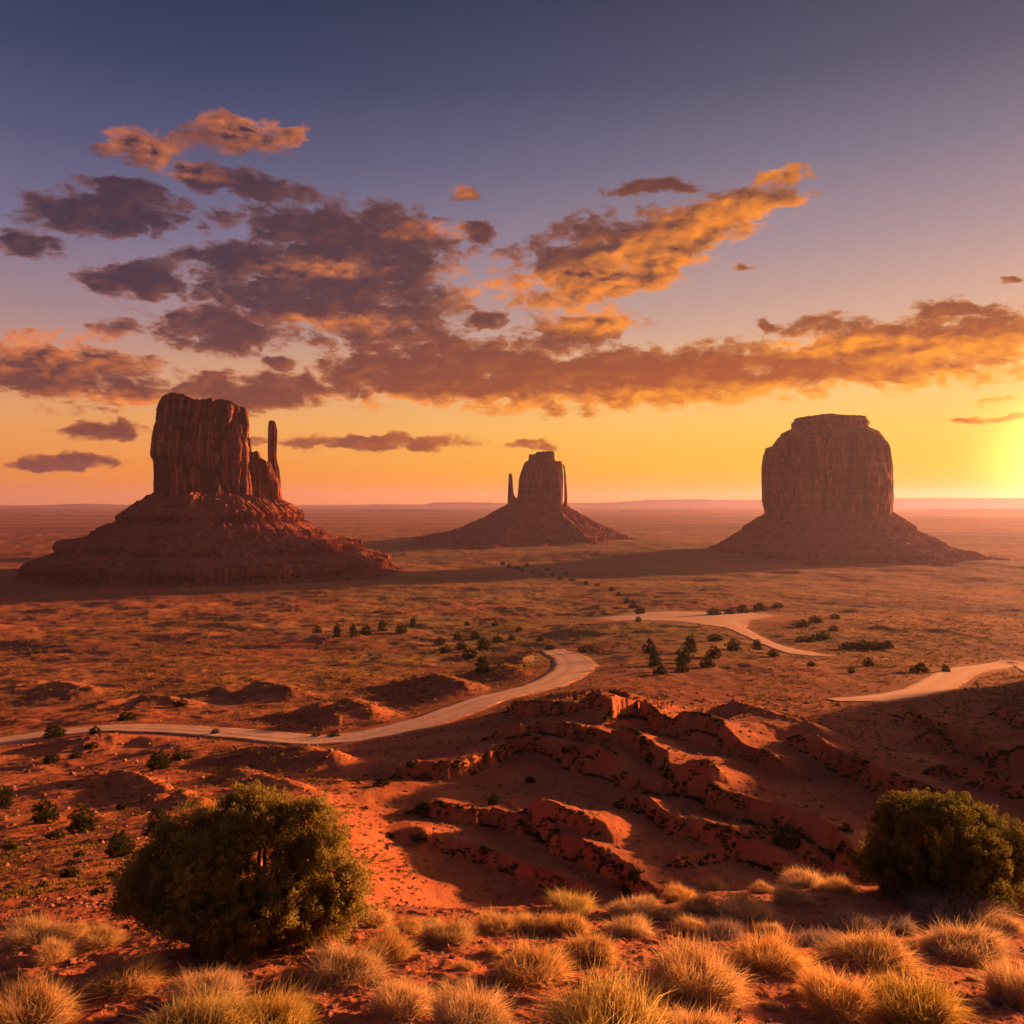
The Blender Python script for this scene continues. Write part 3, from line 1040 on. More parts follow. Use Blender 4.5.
def build_left_butte():
    fr = Frame(214, 1200)
    root = fr.empty('sandstone_butte', 'broad dark red butte with a thin finger spire, on the terraced base', 'butte')
    V, f = cliff(fr, [(498, 155.8), (480, 155.4), (455, 154.8), (450, 152.6), (440, 153.6), (427, 154.8), (417, 156.4), (413, 158.4), (400, 159.4), (393, 162)],
                 [(505, 256), (455, 251.5), (437, 250.5), (434, 248.6), (420, 248.8), (411, 249), (393, 247)],
                 [(150, 404), (159, 400.5), (163, 397.5), (168, 395), (174, 393), (186, 394.5), (193, 398.5), (201, 400.2), (203, 399), (210, 397.4), (222, 398), (230, 399.3), (235, 403), (246, 405.6), (252, 411)],
                 507, 0.8, 1100, 240, 4.0, 3, 4.8, 7.5, 0.7, alcoves=[(207, 467.5, 5.6, 22, 14), (216, 445, 4.0, 6, 8), (184, 424, 3.0, 16, 8), (232, 412, 7, 70, 7), (170, 428, 6, 60, 6)], wl=17, rim_drop=3.8)
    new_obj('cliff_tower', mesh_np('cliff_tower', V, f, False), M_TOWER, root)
    V, f = cliff(fr, [(505, 236), (440, 240)], [(505, 288), (496, 287), (488, 283.6), (468, 282), (463, 279.5), (452, 276), (430, 270)],
                 [(236, 436), (250, 437), (251.5, 451.5), (254, 451), (256.5, 449.5), (259.6, 452.5), (261, 457), (267, 460.5), (270, 461), (279, 463), (282, 468), (284, 488), (288, 497)],
                 508, 0.6, 520, 120, 3.0, 17, 2.6, 3.5, 0.5, depth=30, wl=10)
    new_obj('shoulder_ridge', mesh_np('shoulder_ridge', V, f, False), M_TOWER, root, None)
    V, f = cliff(fr, [(505, 265.5), (475, 267.6), (460, 268.6), (430, 269.2), (424, 269.4), (419, 270.3)], [(505, 285.5), (488, 282.6), (467, 280.6), (458, 278.2), (452, 277.6), (440, 278.2), (427, 278.8), (422, 277.6), (419, 276)],
                 [(268, 421.5), (270, 420), (272.8, 419.3), (276.7, 420), (279, 423)], 506, 0.9, 260, 150, 3.0, 23, 0.9, 1.2, 0.35, wl=7, y_off=-2)
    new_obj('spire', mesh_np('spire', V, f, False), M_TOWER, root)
    V, f = talus(fr, [(190, 490), (157, 496), (148, 500), (131, 511), (126, 516), (112, 525), (99, 534), (90, 540), (68, 545), (66, 549), (56, 559), (43, 566), (28, 574), (2, 586)],
                 [(238, 492), (287, 503), (298, 511), (307, 518), (323, 531), (340, 540), (358, 548), (376, 552), (386, 559), (402, 567), (424, 573), (455, 580), (500, 590)],
                 1300, 380, 5, [(517, 5.5, 0.8), (533, 3.0, 0.45), (547, 6.0, 0.85), (564, 9.0, 0.85), (574, 3, 0.6)], 4.6, 0.98, 0.0)
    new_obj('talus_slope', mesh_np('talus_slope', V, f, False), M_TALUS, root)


def build_middle_butte():
    fr = Frame(540, 2100)
    root = fr.empty('sandstone_butte', 'small hazy butte far off with a needle on its left and a stepped top', 'butte')
    V, f = cliff(fr, [(512, 514.5), (489, 517), (477, 518), (470, 519.6), (463, 523.6), (459, 527)], [(512, 562.6), (470, 562.2), (462, 561.6), (460, 561)],
                 [(512, 470), (519, 466), (523.6, 462.4), (528.3, 461), (562, 461.6), (570, 462)], 514, 0.75, 520, 120, 3.6, 31, 4.0, 5.0, 0.7, wl=18)
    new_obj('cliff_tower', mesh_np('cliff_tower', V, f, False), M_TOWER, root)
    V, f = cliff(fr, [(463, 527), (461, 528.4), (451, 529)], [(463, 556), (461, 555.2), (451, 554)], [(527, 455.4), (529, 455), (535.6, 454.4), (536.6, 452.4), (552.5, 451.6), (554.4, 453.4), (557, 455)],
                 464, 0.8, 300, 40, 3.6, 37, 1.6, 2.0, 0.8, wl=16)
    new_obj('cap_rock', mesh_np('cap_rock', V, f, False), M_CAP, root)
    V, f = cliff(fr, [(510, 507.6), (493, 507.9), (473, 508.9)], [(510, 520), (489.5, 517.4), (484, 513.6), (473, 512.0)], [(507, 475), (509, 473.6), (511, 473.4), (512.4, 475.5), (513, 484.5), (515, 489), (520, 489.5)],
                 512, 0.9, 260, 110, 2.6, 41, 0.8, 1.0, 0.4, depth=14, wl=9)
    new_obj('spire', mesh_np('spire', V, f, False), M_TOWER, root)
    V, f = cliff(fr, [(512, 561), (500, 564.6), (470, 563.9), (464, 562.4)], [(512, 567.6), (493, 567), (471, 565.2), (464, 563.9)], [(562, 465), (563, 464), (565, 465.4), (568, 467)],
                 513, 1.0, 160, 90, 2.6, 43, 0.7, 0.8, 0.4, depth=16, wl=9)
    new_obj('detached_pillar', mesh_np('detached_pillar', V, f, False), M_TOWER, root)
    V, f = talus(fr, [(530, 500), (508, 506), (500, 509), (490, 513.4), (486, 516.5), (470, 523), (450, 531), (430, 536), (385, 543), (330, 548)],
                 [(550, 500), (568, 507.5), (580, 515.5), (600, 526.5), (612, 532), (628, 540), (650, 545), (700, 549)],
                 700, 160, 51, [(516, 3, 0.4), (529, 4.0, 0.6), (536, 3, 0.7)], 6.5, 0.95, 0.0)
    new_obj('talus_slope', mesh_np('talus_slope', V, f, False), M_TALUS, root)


def build_right_butte():
    fr = Frame(827, 1530)
    root = fr.empty('sandstone_butte', 'massive drum shaped butte under a layered cap, nearest the sun', 'butte')
    V, f = cliff(fr, [(517, 765.4), (500, 762.6), (466, 763.3), (444, 763.8), (442.6, 766), (440, 773), (437, 778)], [(517, 890.3), (493, 890.8), (473, 890.3), (450, 887.5), (442, 885.4), (438.6, 880), (437, 878)],
                 [(762, 443), (765.7, 442.8), (771.6, 443.4), (779, 437.2), (879, 437.4), (885.3, 441.5), (891, 448)],
                 519, 0.85, 1000, 220, 2.7, 61, 7.0, 9.0, 0.3, alcoves=[(811, 441.5, 7.0, 34, 12), (846, 444, 16, 64, 11), (785, 448, 8, 44, 9), (872, 452, 7, 50, 7)], wl=29)
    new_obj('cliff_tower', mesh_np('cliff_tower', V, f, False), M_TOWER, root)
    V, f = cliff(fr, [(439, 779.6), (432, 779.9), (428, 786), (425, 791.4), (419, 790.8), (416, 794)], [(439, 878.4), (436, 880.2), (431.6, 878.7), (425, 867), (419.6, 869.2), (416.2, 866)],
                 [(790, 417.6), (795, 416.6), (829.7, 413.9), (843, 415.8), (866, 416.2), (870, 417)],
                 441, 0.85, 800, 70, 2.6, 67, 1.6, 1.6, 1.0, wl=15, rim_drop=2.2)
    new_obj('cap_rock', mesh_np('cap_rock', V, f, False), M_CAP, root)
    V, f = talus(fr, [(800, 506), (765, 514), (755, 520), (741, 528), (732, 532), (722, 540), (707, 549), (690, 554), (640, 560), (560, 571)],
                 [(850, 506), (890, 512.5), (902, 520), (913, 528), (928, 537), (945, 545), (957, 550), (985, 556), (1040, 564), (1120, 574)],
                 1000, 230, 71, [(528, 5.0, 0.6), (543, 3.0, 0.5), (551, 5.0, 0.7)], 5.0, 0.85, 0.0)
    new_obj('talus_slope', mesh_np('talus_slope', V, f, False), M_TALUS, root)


build_left_butte()
build_middle_butte()
build_right_butte()


# ------------------------------------------------------------------ plants
def unit(v):
    return v / (np.linalg.norm(v, axis=-1, keepdims=True) + 1e-9)


def crown(lobes, n_plumes, n_leaf, plume_l, plume_r, leaf_l, leaf_w, rng, inner=0.62, low=-0.35):
    """juniper crown: many upright plumes of scale leaves over a few irregular lobes"""
    area = np.array([l[3] * l[5] + l[3] * l[4] for l in lobes])
    pick = rng.choice(len(lobes), n_plumes, p=area / area.sum())
    Lb = np.array(lobes)[pick]
    dv = unit(rng.normal(size=(n_plumes, 3)))
    dv[:, 2] = np.where(dv[:, 2] < low, -dv[:, 2], dv[:, 2])
    rad = inner + (1.10 - inner) * rng.random(n_plumes) ** 0.55
    pc = Lb[:, :3] + dv * Lb[:, 3:6] * rad[:, None]
    axis = unit(dv * np.array([0.75, 0.75, 0.5]) + np.array([0, 0, 0.75]) + rng.normal(size=(n_plumes, 3)) * 0.22)
    ps = 0.7 + 0.6 * rng.random(n_plumes)
    N = n_plumes * n_leaf
    k = np.repeat(np.arange(n_plumes), n_leaf)
    u = rng.random(N) ** 0.8
    A = axis[k]
    rnd = unit(np.cross(A, rng.normal(size=(N, 3))))
    prof = np.sin(np.pi * (0.12 + 0.80 * u)) ** 0.8
    base = pc[k] + A * ((u - 0.35) * plume_l * ps[k])[:, None] + rnd * (plume_r * ps[k] * prof * np.sqrt(rng.random(N)))[:, None]
    ld = unit(A * 0.9 + rnd * 0.7 + rng.normal(size=(N, 3)) * 0.3)
    side = unit(np.cross(ld, rng.normal(size=(N, 3))))
    ll = leaf_l * (0.6 + 0.8 * rng.random(N))[:, None]
    w = leaf_w * (0.7 + 0.6 * rng.random(N))[:, None]
    v = np.stack([base - side * w, base + side * w, base + ld * ll], 1).reshape(-1, 3)
    return v, np.arange(N * 3).reshape(-1, 3)


def limbs(paths, sides=6):
    """tapered limbs: each path is a list of (x, y, z, radius)"""
    V, Fc, o = [], [], 0
    a = np.linspace(0, 2 * np.pi, sides, endpoint=False)
    for p in paths:
        p = np.array(p, float)
        t = unit(np.gradient(p[:, :3], axis=0))
        e1 = unit(np.cross(t, np.array([0.31, 0.9, 0.2])))
        e2 = np.cross(t, e1)
        ring = p[:, None, :3] + (np.cos(a)[None, :, None] * e1[:, None] + np.sin(a)[None, :, None] * e2[:, None]) * p[:, None, 3:4]
        V.append(ring.reshape(-1, 3))
        Fc.append(grid_faces(len(p), sides, wrap=True) + o)
        o += len(p) * sides
    return np.concatenate(V), np.concatenate(Fc)


def limb_paths(lobes, rng, r0, n_each=3):
    out = []
    for l in lobes:
        for q in range(n_each):
            e = np.array(l[:3]) + rng.normal(size=3) * np.array(l[3:6]) * 0.33
            b = np.array([rng.normal() * r0 * 1.6, rng.normal() * r0 * 1.6, -0.12])
            m = b * 0.5 + e * 0.5 + np.array([(e[0] - b[0]) * 0.18, (e[1] - b[1]) * 0.18, -0.12 * e[2]])
            pts = []
            for t in np.linspace(0, 1, 7):
                p = (1 - t) ** 2 * b + 2 * t * (1 - t) * m + t * t * e + rng.normal(size=3) * 0.012
                pts.append((*p, r0 * (1 - 0.82 * t)))
            out.append(pts)
    return out


def place(px, py):
    p = cast(px, py, ground_h)
    return p


def hero_bush(px, py, lobes_px, label, seed, n_plumes, n_leaf, mat_, ydepth=0.85, low=-0.35, inner=0.55):
    p = place(px, py)
    D = p[1]
    s = D / F
    rng = np.random.default_rng(seed)
    lobes = []
    for (lx, ly, rx, rz, yo) in lobes_px:
        lobes.append(((lx - px) * s, yo, (py - ly) * s, rx * s, rx * s * ydepth, rz * s))
    subs = []
    for l in lobes:
        subs.append((*l[:3], l[3] * 0.8, l[4] * 0.8, l[5] * 0.8))
        for q in range(11):
            dv = unit(rng.normal(size=3) + np.array([0, 0, 0.25]))
            k = rng.uniform(0.30, 0.44)
            subs.append((l[0] + l[3] * dv[0] * 0.68, l[1] + l[4] * dv[1] * 0.68, l[2] + l[5] * dv[2] * 0.68, l[3] * k, l[4] * k, l[5] * k))
    root = thing('juniper_bush', label, 'bush', tuple(p))
    v, f = crown(subs, n_plumes, n_leaf, 0.19, 0.052, 0.030, 0.0062, rng, inner, low)
    v = v[:, :]
    new_obj('foliage', mesh_np('foliage', v, f), mat_, root)
    lv, lf = limbs(limb_paths(lobes, rng, 0.05, 4))
    new_obj('trunk', mesh_np('trunk', lv, lf, True), M_BARK, root)
    return root


hero_bush(250, 942, [(258, 872, 66, 58, 0.1), (322, 880, 40, 48, 0.0), (255, 826, 40, 26, 0.1), (300, 840, 38, 32, 0.1), (158, 892, 38, 42, 0.0), (196, 852, 44, 34, 0.15), (212, 880, 50, 46, -0.2), (342, 902, 24, 34, 0.0), (150, 908, 30, 32, 0.1), (285, 900, 50, 34, -0.25), (178, 914, 52, 30, -0.1), (238, 914, 60, 30, -0.3), (305, 916, 52, 28, -0.1), (350, 900, 24, 36, 0.0), (140, 900, 26, 40, 0.05)],
          'large spreading juniper bush on the left among straw tufts', 11, 2700, 84, M_JUN)
hero_bush(940, 898, [(940, 852, 70, 50, 0.0), (900, 858, 42, 44, 0.0), (985, 860, 42, 42, 0.0), (938, 828, 56, 30, 0.1), (896, 876, 38, 26, -0.1), (1000, 876, 34, 26, 0.0), (950, 872, 60, 28, -0.3), (930, 886, 68, 20, -0.3), (985, 886, 46, 18, -0.2), (878, 872, 24, 30, 0.0), (1008, 862, 30, 36, 0.0)],
          'dense rounded juniper bush on the right edge of the slope', 13, 2600, 84, M_JUN_D)

# ---- middle-distance junipers: a few models, copied
def shrub_model(kind, seed):
    rng = np.random.default_rng(seed)
    if kind == 'round':
        lb = [(0, 0, 0.34, 0.46, 0.46, 0.40), (0.16, 0.05, 0.26, 0.34, 0.34, 0.30), (-0.18, -0.04, 0.24, 0.32, 0.32, 0.28), (0.02, 0.0, 0.62, 0.30, 0.30, 0.28), (0, -0.1, 0.14, 0.44, 0.44, 0.18)]
    elif kind == 'upright':
        lb = [(0, 0, 0.28, 0.40, 0.40, 0.36), (0.06, 0, 0.62, 0.30, 0.30, 0.34), (-0.08, 0, 0.50, 0.28, 0.28, 0.32), (0.0, 0, 0.84, 0.24, 0.24, 0.2), (0, 0, 0.10, 0.40, 0.40, 0.16)]
    elif kind == 'ragged':
        lb = [(-0.24, 0, 0.26, 0.26, 0.26, 0.28), (0.2, 0.1, 0.36, 0.28, 0.28, 0.32), (0.02, -0.1, 0.56, 0.22, 0.22, 0.28), (0.36, 0, 0.16, 0.18, 0.18, 0.18), (0, 0, 0.12, 0.40, 0.36, 0.16)]
    else:
        lb = [(-0.36, 0, 0.20, 0.26, 0.26, 0.24), (0, 0.1, 0.26, 0.36, 0.30, 0.34), (0.34, 0, 0.20, 0.28, 0.26, 0.24), (0, -0.05, 0.10, 0.56, 0.34, 0.14)]
    v, f = crown(lb, 190, 26, 0.14, 0.05, 0.065, 0.013, rng, 0.45, -0.9)
    lv, lf = limbs(limb_paths(lb, rng, 0.028, 2), 5)
    return mesh_np('foliage', v, f), mesh_np('trunk', lv, lf, True)


MODELS = {}
for kd in ('round', 'upright', 'ragged', 'low'):
    MODELS[kd] = []
    for q in range(3):
        a, b = shrub_model(kd, 100 + 7 * q + len(kd))
        a.materials.append(M_JUN2)
        b.materials.append(M_BARK)
        MODELS[kd].append((a, b))
_first = {}


def shrub(px, py, w, h, kind, label, group, seed):
    rng = random.Random(seed)
    p = place(px, py)
    s = p[1] / F
    q = rng.randrange(3)
    key = (kind, q)
    if key not in _first:
        root = thing('desert_shrub', label, 'shrub', tuple(p), group)
        fa = new_obj('foliage', MODELS[kind][q][0], None, root)
        tr = new_obj('trunk', MODELS[kind][q][1], None, root)
        _first[key] = root
    else:
        src = _first[key]
        root = src.copy()
        C.objects.link(root)
        for ch in src.children:
            c = ch.copy()
            C.objects.link(c)
            c.parent = root
        tag(root, label, 'shrub', group)
    root.location = (p[0], p[1], p[2] - 0.02 * h * s)
    fx = 1.0 if kind != 'low' else 1.2
    root.scale = (w * s / fx, w * s / fx, h * s / (0.62 if kind == 'low' else 0.95 if kind != 'upright' else 1.08))
    root.rotation_euler = (0, 0, rng.uniform(0, 6.28) if kind in ('round', 'upright') else rng.uniform(-0.4, 0.4))
    return root


ROW = 'dark junipers in the row on the valley floor'
CLU = 'junipers clustered on the low hill'
SAND = 'junipers round the bare sand flat'
SLOPE = 'round shrubs on the near left slope'
ROADG = 'shrubs along the dirt road'
RIGHT = 'shrubs by the right hand road'
GULLY = 'shrubs in the shaded gully'
DRAW = 'trees in the dry draws'
SHRUBS = [
    (317, 633, 9, 8, 'ragged', 'sparse pale juniper at the left end of the valley row', ROW),
    (337, 637, 9, 14, 'upright', 'tall narrow juniper, second from left in the valley row', ROW),
    (353, 636, 9, 13, 'upright', 'narrow juniper, third from left in the valley row', ROW),
    (366, 635, 11, 12, 'round', 'stout juniper, fourth from left in the valley row', ROW),
    (382, 631, 11, 11, 'upright', 'leaning juniper, fifth from left in the valley row', ROW),
    (401, 633, 13, 10, 'round', 'wide juniper, second from the right end of the valley row', ROW),
    (413, 626, 8, 9, 'upright', 'small upright juniper at the right end of the valley row', ROW),
    (440, 645, 11, 9, 'round', 'round juniper at the left edge of the hill cluster', CLU),
    (458, 640, 10, 9, 'round', 'round juniper at the top left of the hill cluster', CLU),
    (462, 649, 12, 9, 'round', 'round juniper in the middle of the hill cluster', CLU),
    (446, 653, 12, 8, 'low', 'low juniper at the lower left of the hill cluster', CLU),
    (475, 639, 10, 9, 'round', 'juniper at the upper middle of the hill cluster, above the tallest', CLU),
    (484, 650, 13, 13, 'round', 'tall juniper right of the middle of the hill cluster', CLU),
    (470, 658, 15, 9, 'low', 'wide low juniper at the foot of the hill cluster', CLU),
    (482, 672, 17, 17, 'upright', 'largest darkest juniper standing below the hill cluster near the road', CLU),
    (497, 643, 11, 8, 'round', 'juniper at the right of the hill cluster', CLU),
    (512, 640, 8, 6, 'round', 'small juniper just right of the hill cluster', CLU),
    (540, 642, 8, 6, 'round', 'lone small juniper above the bend of the pale road', CLU),
    (467, 626, 7, 5, 'round', 'tiny juniper uphill of the hill cluster', CLU),
    (495, 626, 8, 5, 'low', 'tiny spreading juniper on the hill crest', CLU),
    (519, 631, 7, 5, 'round', 'tiny round juniper on the right flank of the hill', CLU),
    (550, 650, 10, 5, 'low', 'low bush at the top end of the pale road', CLU),
    (586, 652, 16, 5, 'low', 'flat dark bush just right of the road bend', DRAW),
    (627, 603, 7, 6, 'round', 'topmost tree in the narrow draw left of the sand flat', DRAW),
    (633, 608, 9, 8, 'ragged', 'second tree down the narrow draw left of the sand flat', DRAW),
    (640, 614, 10, 9, 'round', 'third tree down the narrow draw left of the sand flat', DRAW),
    (638, 622, 7, 6, 'round', 'lowest small tree in the narrow draw left of the sand flat', DRAW),
    (649, 654, 13, 17, 'ragged', 'upper tree of the left thicket below the sand flat', DRAW),
    (655, 666, 15, 16, 'upright', 'middle tree of the left thicket below the sand flat', DRAW),
    (660, 675, 14, 11, 'ragged', 'lowest tree of the left thicket below the sand flat', DRAW),
    (690, 652, 15, 18, 'upright', 'upper tree of the dark middle thicket below the sand flat', DRAW),
    (684, 663, 17, 18, 'round', 'middle tree of the dark middle thicket below the sand flat', DRAW),
    (682, 672, 15, 13, 'upright', 'lowest tree of the dark middle thicket below the sand flat', DRAW),
    (715, 641, 15, 7, 'low', 'low bush at the lower right corner of the sand flat', SAND),
    (714, 658, 15, 13, 'round', 'upper bush of the thin right thicket below the sand flat', DRAW),
    (707, 667, 15, 13, 'ragged', 'lower bush of the thin right thicket below the sand flat', DRAW),
    (733, 650, 15, 12, 'round', 'large round juniper beside the thin sandy track', SAND),
    (757, 650, 11, 11, 'upright', 'upright juniper right of the sandy track', SAND),
    (773, 657, 11, 8, 'round', 'round juniper below the right end of the sandy track', SAND),
    (714, 615, 14, 7, 'low', 'leftmost juniper of the five above the sandy track', SAND),
    (730, 614, 12, 6, 'low', 'second from left of the five junipers above the sandy track', SAND),
    (742, 613, 12, 9, 'round', 'middle juniper of the five above the sandy track', SAND),
    (759, 611, 14, 9, 'round', 'largest of the five junipers above the sandy track', SAND),
    (777, 608, 12, 6, 'round', 'rightmost juniper of the five above the sandy track', SAND),
    (803, 627, 13, 8, 'round', 'left juniper of the pair on the open right plain', RIGHT),
    (816, 623, 15, 8, 'round', 'right juniper of the pair on the open right plain', RIGHT),
    (835, 619, 10, 5, 'low', 'small low juniper right of the pair on the plain', RIGHT),
    (833, 631, 10, 6, 'round', 'small juniper below the pair on the right plain', RIGHT),
    (806, 642, 20, 6, 'low', 'left half of the short dark hedge on the right plain', RIGHT),
    (822, 640, 18, 8, 'low', 'right half of the short dark hedge on the right plain', RIGHT),
    (849, 649, 20, 7, 'low', 'left bush of the long dark thicket above the right road', RIGHT),
    (863, 649, 20, 8, 'low', 'middle bush of the long dark thicket above the right road', RIGHT),
    (876, 649, 18, 7, 'low', 'right bush of the long dark thicket above the right road', RIGHT),
    (887, 648, 12, 8, 'round', 'single bush at the right end of the long dark thicket', RIGHT),
    (868, 666, 11, 9, 'round', 'round shrub on bare sand left of the right road', RIGHT),
    (851, 673, 8, 7, 'round', 'small shrub left of the round one by the right road', RIGHT),
    (919, 673, 17, 12, 'ragged', 'larger shrub at the left edge of the right road', RIGHT),
    (946, 672, 9, 8, 'round', 'small shrub close to the bend of the right road', RIGHT),
    (811, 666, 9, 5, 'low', 'low shrub on the bare ground below the hedges', RIGHT),
    (55, 737, 21, 13, 'round', 'shrub at the near edge of the dirt road, far left', ROADG),
    (95, 734, 12, 8, 'low', 'low shrub at the road edge right of the far left one', ROADG),
    (91, 748, 13, 7, 'ragged', 'pale shrub just below the dirt road', ROADG),
    (51, 763, 15, 12, 'ragged', 'ragged shrub below the road on the left slope', ROADG),
    (75, 758, 12, 6, 'low', 'low olive shrub right of the ragged one below the road', ROADG),
    (126, 720, 18, 9, 'ragged', 'dark shrub above the dirt road on the left', ROADG),
    (181, 706, 14, 7, 'low', 'dark low shrub on the dune above the road', ROADG),
    (159, 769, 22, 20, 'round', 'round shrub alone on the mound below the road', ROADG),
    (181, 760, 20, 6, 'low', 'low dark shrub beside the round one on the mound', ROADG),
    (215, 734, 9, 6, 'round', 'small shrub at the lower road edge, centre left', ROADG),
    (334, 737, 12, 5, 'low', 'low shrub at the lower edge of the road near its bend', ROADG),
    (316, 737, 9, 4, 'low', 'tiny shrub at the lower road edge, left of the bend', ROADG),
    (2, 807, 20, 21, 'round', 'round shrub cut by the left frame edge', SLOPE),
    (44, 822, 26, 24, 'round', 'dark round shrub, left of the pair on the red slope', SLOPE),
    (83, 831, 28, 27, 'round', 'dark shrub, right of the pair on the red slope', SLOPE),
    (120, 856, 26, 26, 'round', 'nearest round shrub on the red slope, left of the large bush', SLOPE),
    (160, 834, 27, 28, 'round', 'olive shrub just behind the large left bush', SLOPE),
    (55, 839, 17, 11, 'ragged', 'thin ragged shrub between the round ones on the red slope', SLOPE),
    (70, 877, 22, 10, 'low', 'low spreading shrub on the near red slope', SLOPE),
    (42, 890, 11, 11, 'ragged', 'small dark shrub left of the low spreading one', SLOPE),
    (111, 879, 10, 8, 'low', 'small shrub right of the low spreading one', SLOPE),
    (99, 894, 18, 7, 'low', 'flat shrub close left of the large bush', SLOPE),
    (79, 857, 12, 6, 'low', 'flat olive shrub uphill of the low spreading one', SLOPE),
    (10, 850, 14, 6, 'low', 'flat shrub near the left frame edge', SLOPE),
    (122, 809, 11, 8, 'ragged', 'grey shrub above the pair on the red slope', SLOPE),
    (206, 825, 18, 16, 'round', 'shrub peeping over the left shoulder of the large bush', SLOPE),
    (494, 804, 14, 12, 'round', 'single round shrub in the middle of the shaded gully', GULLY),
    (422, 813, 14, 14, 'ragged', 'ragged dark shrub left of the middle of the gully', GULLY),
    (381, 786, 15, 10, 'ragged', 'low dark shrub on the left bank of the gully', GULLY),
    (420, 842, 14, 12, 'ragged', 'dark shrub at the gully bottom behind the left bush', GULLY),
    (411, 767, 10, 6, 'low', 'small low shrub at the head of the gully', GULLY),
    (635, 880, 15, 14, 'round', 'dark shrub at the end of the scarp nearest the straw tufts', GULLY),
    (786, 846, 24, 24, 'ragged', 'large dark shrub under the scarp left of the right bush', GULLY),
    (845, 832, 14, 10, 'ragged', 'small shrub between the scarp and the right bush', GULLY),
    (530, 782, 10, 6, 'low', 'flat shrub under the rims in the gully', GULLY),
]
for q, (lx, ly) in enumerate([(503, 565), (509, 568), (517, 569), (522, 572), (533, 573), (541, 576), (553, 576), (560, 580), (572, 581), (586, 585), (597, 586), (612, 591), (619, 595), (548, 571), (566, 575), (527, 567)]):
    SHRUBS.append((lx, ly, 4.5 + 1.5 * (q % 3), 3.5 + 1.2 * (q % 2), 'round' if q % 3 else 'low', 'tiny dark tree in the thin line leading back towards the buttes', 'thin line of trees out on the valley floor'))
for i, sh in enumerate(SHRUBS):
    shrub(*sh, seed=500 + i)


# ---- grass tufts
def tuft_mesh(seed, n, spread=1.0, lean=0.0, loose=0.0):
    """unit tuft: about 1 wide, 0.55 high, hundreds of fine blades fanning from the crown"""
    rng = np.random.default_rng(seed)
    a = rng.random(n) * 2 * np.pi
    ps = np.arccos(1 - rng.random(n) * 0.93) * (1.0 + 0.08 * loose)
    Rx, H = 0.50, 0.56
    ln = 1 / np.sqrt((np.sin(ps) / Rx) ** 2 + (np.cos(ps) / H) ** 2)
    lump = 1 + 0.20 * np.sin(3 * a + seed) + 0.14 * np.sin(5 * a + 2.1 * seed) + 0.16 * np.sin(2 * a + 4 * ps + seed)
    ln = ln * lump * (0.68 + 0.30 * rng.random(n) ** 0.6)
    tall = rng.random(n) < 0.018
    ln = np.where(tall, ln * (1.15 + 0.2 * rng.random(n)), ln)
    br = 0.27 * np.sqrt(rng.random(n)) * spread
    ba = a + rng.normal(size=n) * 0.8
    b = np.stack([br * np.cos(ba), br * np.sin(ba), np.full(n, -0.03)], 1)
    d = np.stack([np.sin(ps) * np.cos(a) + lean, np.sin(ps) * np.sin(a), np.cos(ps) + 0.15], 1) + rng.normal(size=(n, 3)) * (0.10 + loose * 0.09)
    d = unit(d)
    ln = (ln * 0.86)[:, None]
    side = unit(np.cross(d, rng.normal(size=(n, 3))))
    bend = rng.normal(size=(n, 3)) * 0.06 + np.array([0, 0, -0.07])
    w = (0.0024 + 0.0022 * rng.random(n))[:, None]
    m = b * 1.0 + d * ln * 0.55 - bend * 0.25
    t = b + d * ln + bend
    m = m - np.array([0, 0, 0.0])
    V = np.stack([b - side * w, b + side * w, m - side * w * 0.8, m + side * w * 0.8, t], 1).reshape(-1, 3)
    k = np.arange(n)[:, None] * 5
    f = np.concatenate([k + np.array([[0, 1, 3]]), k + np.array([[0, 3, 2]]), k + np.array([[2, 3, 4]])])
    return mesh_np('grass_tuft', V, f)


